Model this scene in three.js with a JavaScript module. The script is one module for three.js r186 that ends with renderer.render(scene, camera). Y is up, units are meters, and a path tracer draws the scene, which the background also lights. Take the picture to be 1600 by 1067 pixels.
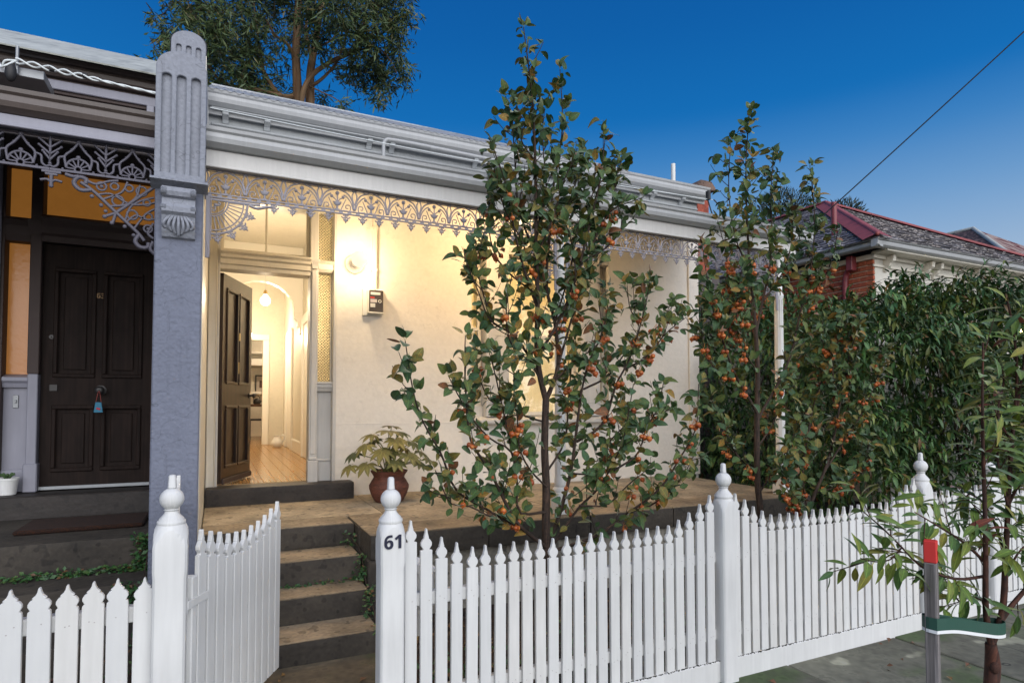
import * as THREE from 'three';
import { mergeGeometries, toCreasedNormals } from 'three/addons/utils/BufferGeometryUtils.js';
import { FontLoader } from 'three/addons/loaders/FontLoader.js';
import { TextGeometry } from 'three/addons/geometries/TextGeometry.js';

// ---------------------------------------------------------------- camera, sky, sun, exposure
const scene = new THREE.Scene();
const camera = new THREE.PerspectiveCamera(2 * Math.atan(533.5 / 959) * 180 / Math.PI, 1600 / 1067, 0.05, 400);
camera.position.set(0, 1.6, 0);
camera.rotation.order = 'YXZ';
camera.rotation.y = -25.6 * Math.PI / 180;
camera.rotation.x = 2.0 * Math.PI / 180;
camera.setViewOffset(1600, 1067, 0, -65, 1600, 1067);      // rise of a shift lens
const renderer = new THREE.WebGLRenderer({ antialias: true });
renderer.setSize(1024, 682);
renderer.toneMapping = THREE.LinearToneMapping;
renderer.toneMappingExposure = 3.2;
renderer.shadowMap.enabled = true;

{ // dusk sky: air only, the same all the way round, deep blue overhead and pale towards the horizon
  const W = 64, H = 256, d = new Float32Array(W * H * 4);
  const stops = [[-90, 0.0781, 0.0750, 0.0687], [0, 0.2312, 0.2250, 0.2344], [5, 0.1688, 0.1875, 0.2219], [10, 0.1125, 0.1531, 0.2062], [14, 0.0734, 0.1250, 0.1984], [17, 0.0453, 0.1016, 0.1875], [21, 0.0156, 0.0703, 0.1688], [24.6, 0.0025, 0.0484, 0.1484], [31, 0.0017, 0.0366, 0.1256], [40, 0.0013, 0.0266, 0.1031], [90, 0.0013, 0.0187, 0.0813]];
  for (let j = 0; j < H; j++) {
    const el = (j + .5) / H * 180 - 90;
    let k = 0; while (k < stops.length - 2 && stops[k + 1][0] < el) k++;
    const a = stops[k], b = stops[k + 1]; let t = Math.min(1, Math.max(0, (el - a[0]) / (b[0] - a[0])));
    for (let i = 0; i < W; i++) {
      const o = (j * W + i) * 4;
      for (let c = 0; c < 3; c++) d[o + c] = a[c + 1] + (b[c + 1] - a[c + 1]) * t;
      d[o + 3] = 1;
    }
  }
  const t = new THREE.DataTexture(d, W, H, THREE.RGBAFormat, THREE.FloatType);
  t.mapping = THREE.EquirectangularReflectionMapping; t.magFilter = t.minFilter = THREE.LinearFilter; t.needsUpdate = true;
  scene.background = t; scene.environment = t;
}
const sun = new THREE.DirectionalLight(new THREE.Color().setRGB(1, .97, .94), 1.5);      // afterglow behind the viewer: broad and soft
sun.position.set(2, 12, 20); sun.target.position.set(2, 1, -5);
sun.castShadow = true; sun.shadow.radius = 165; sun.shadow.mapSize.set(2048, 2048);
Object.assign(sun.shadow.camera, { left: -16, right: 16, top: 16, bottom: -12, near: 1, far: 60 });
sun.name = 'afterglow'; scene.add(sun, sun.target);

// ---------------------------------------------------------------- helpers
let seed = 20240611;
function rnd() { seed = (seed + 0x6D2B79F5) | 0; let t = Math.imul(seed ^ (seed >>> 15), 1 | seed); t = (t + Math.imul(t ^ (t >>> 7), 61 | t)) ^ t; return ((t ^ (t >>> 14)) >>> 0) / 4294967296; }
const rr = (a, b) => a + (b - a) * rnd();
const pick = a => a[Math.floor(rnd() * a.length)];
const V = (x, y, z) => new THREE.Vector3(x, y, z);
const taken = {};
function numbered(n) { taken[n] = (taken[n] ?? -1) + 1; return taken[n] ? `${n}_${String(taken[n]).padStart(3, '0')}` : n; }
function tag(o, label, category, group, kind) {
  if (label) o.userData.label = label; if (category) o.userData.category = category;
  if (group) o.userData.group = group; if (kind) o.userData.kind = kind;
  return o;
}
function thing(name, label, category, group, pos = [0, 0, 0], turn = 0) {
  const o = new THREE.Group(); o.name = numbered(name); o.position.set(...pos); o.rotation.y = turn;
  tag(o, label, category, group); scene.add(o); return o;
}
function mesh(name, geo, mat, parent) {
  const m = new THREE.Mesh(Array.isArray(geo) ? join(geo) : geo, mat); m.name = parent ? name : numbered(name);
  m.castShadow = m.receiveShadow = true; (parent || scene).add(m); return m;
}
function group(name, parent) { const g = new THREE.Group(); g.name = name; parent.add(g); return g; }
function structure(name, geo, mat) { const m = mesh(name, geo, mat); m.userData.kind = 'structure'; return m; }
function join(list) {
  const col = list.some(g => g.attributes.color);
  return mergeGeometries(list.map(g => {
    g = g.index ? g.toNonIndexed() : g;
    for (const k of Object.keys(g.attributes)) if (!['position', 'normal', 'uv', 'color'].includes(k)) g.deleteAttribute(k);
    if (!g.attributes.normal) g.computeVertexNormals();
    if (!g.attributes.uv) g.setAttribute('uv', new THREE.BufferAttribute(new Float32Array(g.attributes.position.count * 2), 2));
    if (col && !g.attributes.color) tint(g, 1, 1, 1);
    return g;
  }));
}
function tint(g, r, gg, b) { const n = g.attributes.position.count, a = new Float32Array(n * 3); for (let i = 0; i < n; i++) { a[3 * i] = r; a[3 * i + 1] = gg; a[3 * i + 2] = b; } g.setAttribute('color', new THREE.BufferAttribute(a, 3)); return g; }
// texture coordinates in metres, from the side each face looks to
function uvm(g, ox = 0, oy = 0) {
  if (g.index) g = g.toNonIndexed();
  const p = g.attributes.position, uv = new Float32Array(p.count * 2), a = V(), b = V(), c = V();
  for (let i = 0; i < p.count; i += 3) {
    a.fromBufferAttribute(p, i); b.fromBufferAttribute(p, i + 1).sub(a); c.fromBufferAttribute(p, i + 2).sub(a); b.cross(c);
    const x = Math.abs(b.x), y = Math.abs(b.y), z = Math.abs(b.z);
    for (let k = i; k < i + 3; k++) {
      const X = p.getX(k), Y = p.getY(k), Z = p.getZ(k);
      const [u, v] = z >= x && z >= y ? [X, Y] : x >= y ? [Z, Y] : [X, Z];
      uv[2 * k] = u + ox; uv[2 * k + 1] = v + oy;
    }
  }
  g.setAttribute('uv', new THREE.BufferAttribute(uv, 2)); return g;
}
// box with chamfered edges
function B(x0, x1, y0, y1, z0, z1, e = .003) {
  const g = new THREE.BufferGeometry(), P = [];
  const lo = [x0, y0, z0], hi = [x1, y1, z1];
  if (e <= 0) return uvm(new THREE.BoxGeometry(x1 - x0, y1 - y0, z1 - z0).translate((x0 + x1) / 2, (y0 + y1) / 2, (z0 + z1) / 2), x0 * .7 + z0, y0 * .3);
  const pt = (s, ax) => [0, 1, 2].map(k => (s[k] > 0 ? hi[k] : lo[k]) - (k === ax ? 0 : s[k] * e));
  const mid = [(x0 + x1) / 2, (y0 + y1) / 2, (z0 + z1) / 2];
  const tri = (a, b, c) => {
    const u = [0, 1, 2].map(k => b[k] - a[k]), w = [0, 1, 2].map(k => c[k] - a[k]);
    const n = [u[1] * w[2] - u[2] * w[1], u[2] * w[0] - u[0] * w[2], u[0] * w[1] - u[1] * w[0]];
    const o = [0, 1, 2].reduce((s, k) => s + n[k] * ((a[k] + b[k] + c[k]) / 3 - mid[k]), 0);
    P.push(...a, ...(o > 0 ? [...b, ...c] : [...c, ...b]));
  };
  const quad = (a, b, c, d) => { tri(a, b, c); tri(a, c, d); };
  for (let ax = 0; ax < 3; ax++) for (const s of [-1, 1]) {
    const i = (ax + 1) % 3, j = (ax + 2) % 3, S = (p, q) => { const v = []; v[ax] = s; v[i] = p; v[j] = q; return v; };
    quad(pt(S(-1, -1), ax), pt(S(1, -1), ax), pt(S(1, 1), ax), pt(S(-1, 1), ax));
    for (const q of [-1, 1]) { const e0 = [], e1 = []; e0[ax] = -1; e1[ax] = 1; e0[i] = e1[i] = s; e0[j] = e1[j] = q; quad(pt(e0, i), pt(e1, i), pt(e1, j), pt(e0, j)); }
  }
  for (const a of [-1, 1]) for (const b of [-1, 1]) for (const c of [-1, 1]) tri(pt([a, b, c], 0), pt([a, b, c], 1), pt([a, b, c], 2));
  g.setAttribute('position', new THREE.Float32BufferAttribute(P, 3)); g.computeVertexNormals();
  return uvm(g, x0 * .7 + z0, y0 * .3);
}
// stone block: rounded, uneven arrises
function RB(x0, x1, y0, y1, z0, z1, r = .012, amp = .004) {
  const w = x1 - x0, h = y1 - y0, d = z1 - z0, g = new THREE.BoxGeometry(w, h, d, Math.min(70, Math.ceil(w / .025)), Math.min(14, Math.ceil(h / .025)), Math.min(24, Math.ceil(d / .025))).translate((x0 + x1) / 2, (y0 + y1) / 2, (z0 + z1) / 2), p = g.attributes.position, q = V(), c = V();
  for (let i = 0; i < p.count; i++) {
    q.fromBufferAttribute(p, i); const n = fbm(q.x * .9 + q.y * .37 + 7, q.z * .9 + q.y * .61 + 7, 13, 13, 3) - .5, chip = Math.max(0, fbm(q.x * 1.7 + 3, q.z * 1.7 + q.y * 1.3 + 5, 17, 17, 2) - .66) * .05, rad = r + chip;
    c.set(Math.min(Math.max(q.x, x0 + rad), x1 - rad), Math.min(Math.max(q.y, y0 + rad), y1 - rad), Math.min(Math.max(q.z, z0 + rad), z1 - rad));
    const o = q.clone().sub(c); if (o.lengthSq() > 1e-9) q.copy(c).addScaledVector(o.normalize(), rad + n * amp); p.setXYZ(i, q.x, q.y, q.z);
  }
  g.computeVertexNormals(); return uvm(g, x0, y0 * .7);
}
// tapered tube through points
function tube(pts, r0, r1 = r0, sides = 6, steps = 0, cap = true) {
  const v = pts.map(p => Array.isArray(p) ? V(...p) : p);
  const path = steps ? new THREE.CatmullRomCurve3(v, false, 'centripetal').getPoints(steps) : v;
  const P = [], N = [], U = [], I = []; let side = null, len = 0;
  for (let i = 0; i < path.length; i++) {
    const t = V().subVectors(path[Math.min(i + 1, path.length - 1)], path[Math.max(i - 1, 0)]).normalize();
    if (!side) side = Math.abs(t.y) < .9 ? V(0, 1, 0).cross(t).normalize() : V(1, 0, 0).cross(t).normalize();
    side.addScaledVector(t, -side.dot(t)).normalize();
    const up = V().crossVectors(t, side), f = i / (path.length - 1), r = typeof r0 === 'function' ? r0(f) : r0 + (r1 - r0) * f;
    if (i) len += path[i].distanceTo(path[i - 1]);
    for (let k = 0; k <= sides; k++) {
      const a = k / sides * Math.PI * 2, n = side.clone().multiplyScalar(Math.cos(a)).addScaledVector(up, Math.sin(a));
      P.push(path[i].x + n.x * r, path[i].y + n.y * r, path[i].z + n.z * r); N.push(n.x, n.y, n.z); U.push(k / sides * Math.max(.05, 6.28 * r), len);
      if (i && k) { const q = i * (sides + 1) + k, b = q - sides - 1; I.push(b - 1, b, q, b - 1, q, q - 1); }
    }
  }
  if (cap) for (const [at, dir] of [[0, -1], [path.length - 1, 1]]) {
    const c = P.length / 3, t = V().subVectors(path[Math.min(at + 1, path.length - 1)], path[Math.max(at - 1, 0)]).normalize().multiplyScalar(dir);
    P.push(path[at].x, path[at].y, path[at].z); N.push(t.x, t.y, t.z); U.push(0, 0);
    for (let k = 0; k < sides; k++) { const b = at * (sides + 1) + k; dir > 0 ? I.push(b, b + 1, c) : I.push(b + 1, b, c); }
  }
  const g = new THREE.BufferGeometry();
  g.setAttribute('position', new THREE.Float32BufferAttribute(P, 3)); g.setAttribute('normal', new THREE.Float32BufferAttribute(N, 3)); g.setAttribute('uv', new THREE.Float32BufferAttribute(U, 2)); g.setIndex(I);
  return g.toNonIndexed();
}
function lathe(prof, seg = 20) { // [radius, height] from bottom to top
  const g = new THREE.LatheGeometry(prof.map(([r, y]) => new THREE.Vector2(Math.max(r, .0005), y)), seg);
  return toCreasedNormals(g, .9);
}
function extrude(pts, depth, bevel = 0, holes = []) { // outline in x,y; from z = 0 to depth
  const s = pts.isShape ? pts : new THREE.Shape(pts.map(p => new THREE.Vector2(...p)));
  for (const h of holes) s.holes.push(new THREE.Path(h.map(p => new THREE.Vector2(...p))));
  const g = new THREE.ExtrudeGeometry(s, { depth: depth - 2 * bevel, bevelEnabled: bevel > 0, bevelSize: bevel, bevelThickness: bevel, bevelOffset: -bevel, bevelSegments: 1, curveSegments: 10 }).translate(0, 0, bevel);
  return uvm(g);
}
// a moulding: outline in (z, y), run along x from x0 to x1
function run(prof, x0, x1) { return uvm(extrude(prof.map(([z, y]) => [-z, y]), x1 - x0).rotateY(Math.PI / 2).translate(x0, 0, 0)); }
// the same along z from z0 (near) to z1 (far); outline in (x, y)
function runZ(prof, z0, z1) { const a = Math.min(z0, z1); return extrude(prof, Math.abs(z1 - z0)).translate(0, 0, a); }
const place = (g, x, y, z, ry = 0, rx = 0, rz = 0, s = 1) => { g = g.clone(); g.applyMatrix4(new THREE.Matrix4().compose(V(x, y, z), new THREE.Quaternion().setFromEuler(new THREE.Euler(rx, ry, rz, 'YXZ')), typeof s === 'number' ? V(s, s, s) : V(...s))); return g; };

// ---------------------------------------------------------------- procedural textures
const NT = 64, lat = new Float32Array(NT * NT); for (let i = 0; i < NT * NT; i++) lat[i] = rnd();
function vn(x, y, per) { // periodic value noise
  const xi = Math.floor(x), yi = Math.floor(y), fx = x - xi, fy = y - yi, sx = fx * fx * (3 - 2 * fx), sy = fy * fy * (3 - 2 * fy);
  const w = (v, p) => ((v % p) + p) % p, x0 = w(xi, per[0]) % NT, x1 = w(xi + 1, per[0]) % NT, y0 = w(yi, per[1]) % NT, y1 = w(yi + 1, per[1]) % NT;
  const a = lat[y0 * NT + x0], b = lat[y0 * NT + x1], c = lat[y1 * NT + x0], d = lat[y1 * NT + x1];
  return a + (b - a) * sx + (c - a) * sy + (a - b - c + d) * sx * sy;
}
function fbm(u, v, fx, fy = fx, oct = 4) { let s = 0, a = .5, n = 0; for (let o = 0; o < oct; o++) { s += a * vn(u * fx + o * 0, v * fy, [fx, fy]); n += a; a *= .5; fx = Math.min(fx * 2, 512); fy = Math.min(fy * 2, 512); } return s / n; }
const sm = (a, b, x) => { x = Math.min(1, Math.max(0, (x - a) / (b - a))); return x * x * (3 - 2 * x); };
function tex(n, metres, fn, srgb = true, m = n) {
  const d = new Uint8Array(n * m * 4);
  for (let j = 0; j < m; j++) for (let i = 0; i < n; i++) {
    const c = fn((i + .5) / n, (j + .5) / m), o = (j * n + i) * 4, q = Array.isArray(c) ? c : [c, c, c];
    for (let k = 0; k < 3; k++) d[o + k] = Math.max(0, Math.min(255, q[k] * 255));
    d[o + 3] = 255;
  }
  const t = new THREE.DataTexture(d, n, m, THREE.RGBAFormat, THREE.UnsignedByteType);
  t.wrapS = t.wrapT = THREE.RepeatWrapping; t.magFilter = t.minFilter = THREE.LinearFilter;
  if (srgb) t.colorSpace = THREE.SRGBColorSpace;
  const [a, b] = Array.isArray(metres) ? metres : [metres, metres]; t.repeat.set(1 / a, 1 / b); t.needsUpdate = true; return t;
}
const T = {};
// painted timber: faint grain, small chips and smudges
T.paint = tex(512, 1.1, (u, v) => { const g = fbm(u, v, 60, 5, 3), s = fbm(u, v, 6, 6, 4), c = fbm(u, v, 50, 40, 2); let k = .93 + .05 * g + .06 * (s - .5); return [k, k, k * .99]; });
T.paintBump = tex(512, 1.1, (u, v) => .5 + .5 * (fbm(u, v, 80, 6, 3) - .5) + .3 * (fbm(u, v, 30, 30, 2) - .5), false);
// rendered wall: trowelled, lightly stained
T.stucco = tex(512, 1.7, (u, v) => { const s = fbm(u, v, 4, 4, 5), f = fbm(u, v, 60, 60, 2), h = fbm(u, v, 9, 24, 3); let k = .92 + .035 * (s - .5) + .035 * (f - .5) - .02 * sm(.60, .8, h); if (Math.abs(fbm(u + .1, v + .2, 3, 4, 5) - .52) < .0016) k *= .94; return [k, k * .995, k * .985]; });
T.stuccoBump = tex(512, 1.7, (u, v) => .45 * fbm(u, v, 10, 10, 4) + .35 * fbm(u, v, 50, 50, 3) + .2 * Math.abs(fbm(u, v, 20, 28, 2) - .5) * 2, false);
T.render = tex(512, .9, (u, v) => { const s = fbm(u, v, 5, 3, 5), f = fbm(u, v, 60, 60, 2); const st = fbm(u, v, 26, 3, 3), ck = Math.abs(fbm(u + .2, v, 4, 5, 4) - .5) < .004 ? .85 : 1; const k = (.88 + .06 * (s - .5) + .07 * (f - .5) - .04 * sm(.58, .75, st)) * ck; return [k, k, k * 1.01]; });
T.renderBump = tex(512, .9, (u, v) => .6 * fbm(u, v, 50, 50, 2) + .4 * fbm(u, v, 22, 22, 3), false);
// stone and concrete
T.stone = tex(512, 1.3, (u, v) => { const s = fbm(u, v, 5, 5, 5), f = fbm(u, v, 60, 60, 2), p = fbm(u, v, 30, 30, 2); let k = .74 + .38 * (s - .5) + .18 * (f - .5) - .22 * sm(.68, .8, p); return [k, k * .99, k * .96]; });
T.stoneBump = tex(512, 1.3, (u, v) => .5 * fbm(u, v, 8, 8, 4) + .5 * fbm(u, v, 48, 48, 2), false);
T.concrete = tex(1024, 2.9, (u, v) => {
  const s = fbm(u, v, 4, 4, 6), f = fbm(u, v, 64, 64, 2), m = fbm(u, v + .31, 5, 6, 5), l = fbm(u + .5, v, 11, 11, 4); let k = .66 + .34 * (s - .5) + .2 * (f - .5);
  if (f > .72) k *= .86; if (Math.abs(fbm(u + .4, v, 3, 3, 5) - .5) < .0028) k *= .55; const moss = sm(.5, .68, m) * (.55 + .45 * f), pale = sm(.64, .74, l) * .3; k += pale;
  return [k * (1 - .30 * moss), k * (1 - .12 * moss), k * .93 * (1 - .42 * moss)];
});
T.soil = tex(512, .8, (u, v) => { const s = fbm(u, v, 9, 9, 4), f = fbm(u, v, 60, 60, 2); const k = .45 + .5 * (s - .5) + .5 * (f - .5); return [k, k * .82, k * .66]; });
// boards of the hall floor, one texture along the grain (v)
T.board = tex(256, [.25, 2.2], (u, v) => { const g = fbm(u, v, 24, 3, 4), r = Math.sin((u * 9 + fbm(u, v, 4, 2, 3) * 5) * 6.28) * .5 + .5; const k = .68 + .24 * (g - .5) + .10 * r; return [k, k * .82, k * .56]; }, true, 512);
T.bark = tex(256, [.12, .35], (u, v) => { const g = fbm(u, v, 14, 5, 4), l = fbm(u, v, 5, 28, 3); const k = .55 + .5 * (g - .5) + .3 * (l - .5); return [k, k * .9, k * .82]; }, true, 512);
T.gumBark = tex(256, [.9, 2.5], (u, v) => { const g = fbm(u, v, 5, 4, 4), l = fbm(u, v, 24, 3, 3); const k = .72 + .35 * (g - .5), b = sm(.5, .62, l); return [k * (1 - .15 * b), k * .86 * (1 - .24 * b), k * .68 * (1 - .34 * b)]; });
T.greyWood = tex(256, [.2, .9], (u, v) => { const g = fbm(u, v, 40, 4, 4), s = fbm(u, v, 5, 6, 3); const k = .55 + .5 * (g - .5) + .25 * (s - .5); return [k, k * .98, k * .97]; }, true, 512);
T.door = tex(256, [.5, 1.4], (u, v) => { const g = fbm(u, v, 40, 3, 4), s = fbm(u, v, 7, 9, 4); let k = .72 + .3 * (g - .5) + .3 * (s - .5); return [k, k * .96, k * .92]; }, true, 512);
T.slate = tex(512, 1.6, (u, v) => { const s = fbm(u, v, 12, 12, 4), l = fbm(u + .3, v, 20, 26, 3); let k = .55 + .4 * (s - .5); const li = sm(.56, .66, l) * .5; return [k + li, k + li, k * 1.04 + li * .92]; });
T.brick = tex(256, .5, (u, v) => { const s = fbm(u, v, 10, 10, 4), f = fbm(u, v, 60, 60, 2); const k = .78 + .4 * (s - .5) + .3 * (f - .5); return [k, k * .95, k * .92]; });
T.iron = tex(512, 2.2, (u, v) => { const s = fbm(u, v, 4, 5, 5), l = fbm(u, v, 40, 5, 3); const k = .84 + .14 * (s - .5) + .12 * (l - .5) - .12 * sm(.6, .75, fbm(u, v, 18, 18, 3)); return [k, k, k]; });
T.flaky = tex(512, 2.0, (u, v) => { const f = sm(.50, .56, fbm(u, v, 9, 9, 5)); const k = .8 + .2 * fbm(u, v, 40, 40, 2); return [(.78 - .30 * f) * k, (.74 - .55 * f) * k, (.72 - .55 * f) * k]; });
// leaf blade: u across, v along; paler midrib and side veins, blotches
const leafTex = (blot) => tex(64, 1, (u, v) => { const m = Math.exp(-(((u - .5) * 22) ** 2)), w = Math.abs(u - .5), s = Math.exp(-((((v - w * .9) * 9) % 1 - .5) ** 2) * 60) * .35 * (1 - w), b = fbm(u, v, 6, 8, 3); let k = .74 + .26 * m + .12 * s + .22 * (b - .5); const y = sm(.58, .74, fbm(u + .3, v + .1, 5, 6, 3)) * blot; return [k * (1 + .55 * y), k * (1 + .12 * y), k * (1 - .35 * y)]; }, true, 128);
T.leaf = leafTex(.9); T.leafClean = leafTex(.25);
T.fruit = tex(64, 1, (u, v) => { const b = fbm(u, v, 5, 4, 3), f = fbm(u, v, 32, 32, 1), y = sm(.45, .75, b); return [.74 + .12 * y - .1 * (f > .74 ? 1 : 0), .385 + .19 * y, .20 + .08 * y]; });
T.coir = tex(128, .2, (u, v) => { const k = .5 + .8 * (fbm(u, v, 40, 40, 2) - .5); return [k, k * .72, k * .45]; });
// obscure glass: small basket weave pressed into the pane
T.weave = tex(128, .06, (u, v) => { const a = (u + v) * 2 % 1, b = (u - v + 2) * 2 % 1; return Math.max(Math.sin(a * Math.PI) ** 2 * .8, Math.sin(b * Math.PI) ** 2); }, false);

T.weaveTint = tex(128, .06, (u, v) => { const a = (u + v) * 2 % 1, b = (u - v + 2) * 2 % 1, k = .62 + .38 * Math.max(Math.sin(a * Math.PI) ** 4, Math.sin(b * Math.PI) ** 4); return [k, k * .98, k * .92]; });
const S = (rgb, o = {}) => new THREE.MeshStandardMaterial({ color: new THREE.Color().setRGB(...rgb), roughness: .7, ...o });
const PH = (rgb, o = {}) => new THREE.MeshPhysicalMaterial({ color: new THREE.Color().setRGB(...rgb), roughness: .7, ...o });
const paint = (rgb, rough = .6) => S(rgb, { map: T.paint, bumpMap: T.paintBump, bumpScale: .0012, roughness: rough });
const M = {
  white: paint([.80, .80, .80]), fence: paint([.635, .64, .645], .7), trim: paint([.55, .54, .53]), cream: paint([.68, .64, .56], .45),
  ceiling: paint([.80, .76, .66], .5), lace: paint([.27, .26, .30]), laceDark: paint([.10, .095, .125]), gutter: paint([.38, .39, .405], .5), gutterPale: paint([.38, .40, .42], .55),
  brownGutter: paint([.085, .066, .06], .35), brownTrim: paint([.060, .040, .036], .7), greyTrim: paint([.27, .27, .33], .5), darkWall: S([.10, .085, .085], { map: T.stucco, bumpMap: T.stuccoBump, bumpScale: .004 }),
  wall: S([.80, .77, .72], { map: T.stucco, bumpMap: T.stuccoBump, bumpScale: .004, roughness: .85 }),
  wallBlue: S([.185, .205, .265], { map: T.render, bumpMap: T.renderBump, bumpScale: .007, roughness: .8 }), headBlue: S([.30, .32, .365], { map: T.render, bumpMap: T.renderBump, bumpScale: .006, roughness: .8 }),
  bluestone: S([.082, .070, .058], { map: T.stone, bumpMap: T.stoneBump, bumpScale: .006, roughness: .8 }), tread: S([.45, .355, .245], { map: T.stone, bumpMap: T.stoneBump, bumpScale: .005, roughness: .85 }),  // tread: pale warm stone tops, lamplight put into the colour besides wear
  floorStone: S([.58, .48, .355], { map: T.stone, bumpMap: T.stoneBump, bumpScale: .004, roughness: .8 }), chimneyCap: S([.26, .17, .14], { map: T.stone, bumpMap: T.stoneBump, bumpScale: .008, roughness: .9 }), oldWash: S([.42, .40, .36], { map: T.stone, bumpMap: T.stoneBump, bumpScale: .008, roughness: .9 }),
  threshold: S([.045, .036, .033], { map: T.stone, bumpMap: T.stoneBump, bumpScale: .003, roughness: .6 }),
  concrete: S([.33, .325, .285], { map: T.concrete, bumpMap: T.stoneBump, bumpScale: .003, roughness: .9 }), pathWarm: S([.26, .205, .15], { map: T.concrete, bumpMap: T.stoneBump, bumpScale: .004, roughness: .9 }),
  joint: S([.035, .033, .028], { roughness: 1 }), nail: S([.36, .34, .33], { roughness: .8 }), soilDark: S([.035, .035, .026], { roughness: 1 }), soil: S([.15, .12, .09], { map: T.soil, roughness: 1 }), ground: S([.09, .09, .085], { map: T.soil, roughness: 1 }),
  hallWall: S([.78, .74, .64], { map: T.stucco, roughness: .55 }), hallTrim: S([.80, .77, .70], { roughness: .3 }), board: S([.78, .62, .40], { map: T.board, roughness: .22 }),
  doorDark: S([.075, .045, .032], { map: T.door, roughness: .38 }), doorBlack: PH([.034, .022, .019], { map: T.door, roughness: .7, specularIntensity: .35 }), brass: S([.45, .32, .14], { metalness: 1, roughness: .35 }), blackMetal: S([.03, .028, .027], { roughness: .4, metalness: .4 }), steel: S([.28, .29, .30], { metalness: .6, roughness: .5 }),
  iron: S([.50, .52, .54], { map: T.iron, roughness: .5, metalness: .25 }), ironPale: S([.62, .64, .58], { map: T.iron, roughness: .55 }),
  brick: [[.54, .15, .075], [.48, .125, .065], [.58, .18, .09], [.43, .11, .07]].map(c => S(c, { map: T.brick, bumpMap: T.stoneBump, bumpScale: .004, roughness: .9 })), mortar: S([.55, .47, .36], { roughness: 1 }),
  brickPaint: S([.66, .64, .58], { map: T.stucco, bumpMap: T.stuccoBump, bumpScale: .008, roughness: .8 }), slate: S([.50, .47, .47], { map: T.slate, vertexColors: true, roughness: .7 }), redIron: S([.38, .085, .08], { map: T.iron, roughness: .6 }), redPipe: S([.30, .05, .06], { map: T.iron, roughness: .45 }), flaky: S([.55, .45, .42], { map: T.flaky, roughness: .8 }),
  terracotta: S([.20, .075, .05], { map: T.brick, roughness: .75 }), coir: S([.085, .048, .03], { map: T.coir, roughness: 1 }), navy: S([.012, .014, .035], { roughness: .35 }),
  bark: S([.13, .095, .075], { map: T.bark, bumpMap: T.bark, bumpScale: .003, roughness: .9 }), redBark: S([.19, .075, .045], { map: T.bark, bumpMap: T.bark, bumpScale: .003, roughness: .8 }), gumBark: S([.27, .225, .175], { map: T.gumBark, roughness: .85 }),
  greyWood: S([.55, .53, .53], { map: T.greyWood, bumpMap: T.greyWood, bumpScale: .002, roughness: .9 }), brownWood: S([.15, .115, .10], { map: T.greyWood, bumpMap: T.greyWood, bumpScale: .002, roughness: .9 }), redPaint: S([.62, .035, .03], { map: T.paint, roughness: .6 }),
  strapGreen: S([.018, .07, .05], { roughness: .6, side: THREE.DoubleSide }), strapWhite: S([.72, .74, .75], { roughness: .5, side: THREE.DoubleSide }),
  cable: S([.015, .015, .017], { roughness: .6 }), cableWhite: S([.62, .66, .66], { roughness: .5 }), plasticGrey: S([.60, .60, .57], { roughness: .45 }), meterDark: S([.055, .045, .038], { roughness: .25 }),
  glass: PH([1, 1, 1], { transmission: 1, thickness: 0, roughness: .02, ior: 1.5 }), weaveGlass: PH([1, .99, .93], { transmission: 1, thickness: 0, roughness: .45, ior: 1.5, map: T.weaveTint, bumpMap: T.weave, bumpScale: .004 }),
  blind: S([.80, .70, .45], { map: T.paint, roughness: .9, emissive: new THREE.Color().setRGB(.30, .19, .055), emissiveIntensity: .26, emissiveMap: T.stucco }),
  fruit: S([.74, .66, .58], { map: T.fruit, roughness: .38 })
};

// ================================================================ the setting
structure('ground', uvm(new THREE.PlaneGeometry(240, 240, 1, 1).rotateX(-Math.PI / 2).translate(0, -.09, -30)), M.ground);
{ // concrete footpath: slabs with open joints over a dark bed
  const f = structure('footpath', B(-14, 30, -.085, -.025, -2.735, 2.2, 0), M.joint);
  const xs = [-14, -11.6, -9.2, -6.8, -4.5, -2.2, .12, 1.16, 2.18, 3.19, 4.23, 5.26, 6.3, 7.4, 8.5, 9.6, 11.4, 13.6, 16, 19, 23, 30];
  for (let i = 0; i < xs.length - 1; i++) for (const [z0, z1] of [[-2.735, -.42], [-.41, 2.2]])
    mesh('paving_slab', B(xs[i] + .005, xs[i + 1] - .005, -.06, rr(-.004, .003), z0, z1 - .004, .006), M.concrete, f);
}
{ // soil of the front gardens, uneven
  for (const [x0, x1, z0, z1] of [[1.0, 13.5, -4.6, -2.757], [-7, -.3, -4.9, -2.757], [5.55, 13.5, -9, -4.58]]) {
    const w = x1 - x0, h = z1 - z0, g = new THREE.PlaneGeometry(w, h, Math.ceil(w / .1), Math.ceil(h / .1)).rotateX(-Math.PI / 2).translate((x0 + x1) / 2, 0, (z0 + z1) / 2);
    const p = g.attributes.position; for (let i = 0; i < p.count; i++) p.setY(i, .02 + .05 * (fbm(p.getX(i) * .13 + 4, p.getZ(i) * .13 + 4, 9, 9, 3) - .4));
    g.computeVertexNormals(); const o = structure('garden_bed', g, M.soil); const uv = g.attributes.uv; for (let i = 0; i < p.count; i++) uv.setXY(i, p.getX(i), p.getZ(i));
  }
}
structure('front_path', B(-.105, .99, -.05, .006, -4.02, -2.737, .004), M.pathWarm);

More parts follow.
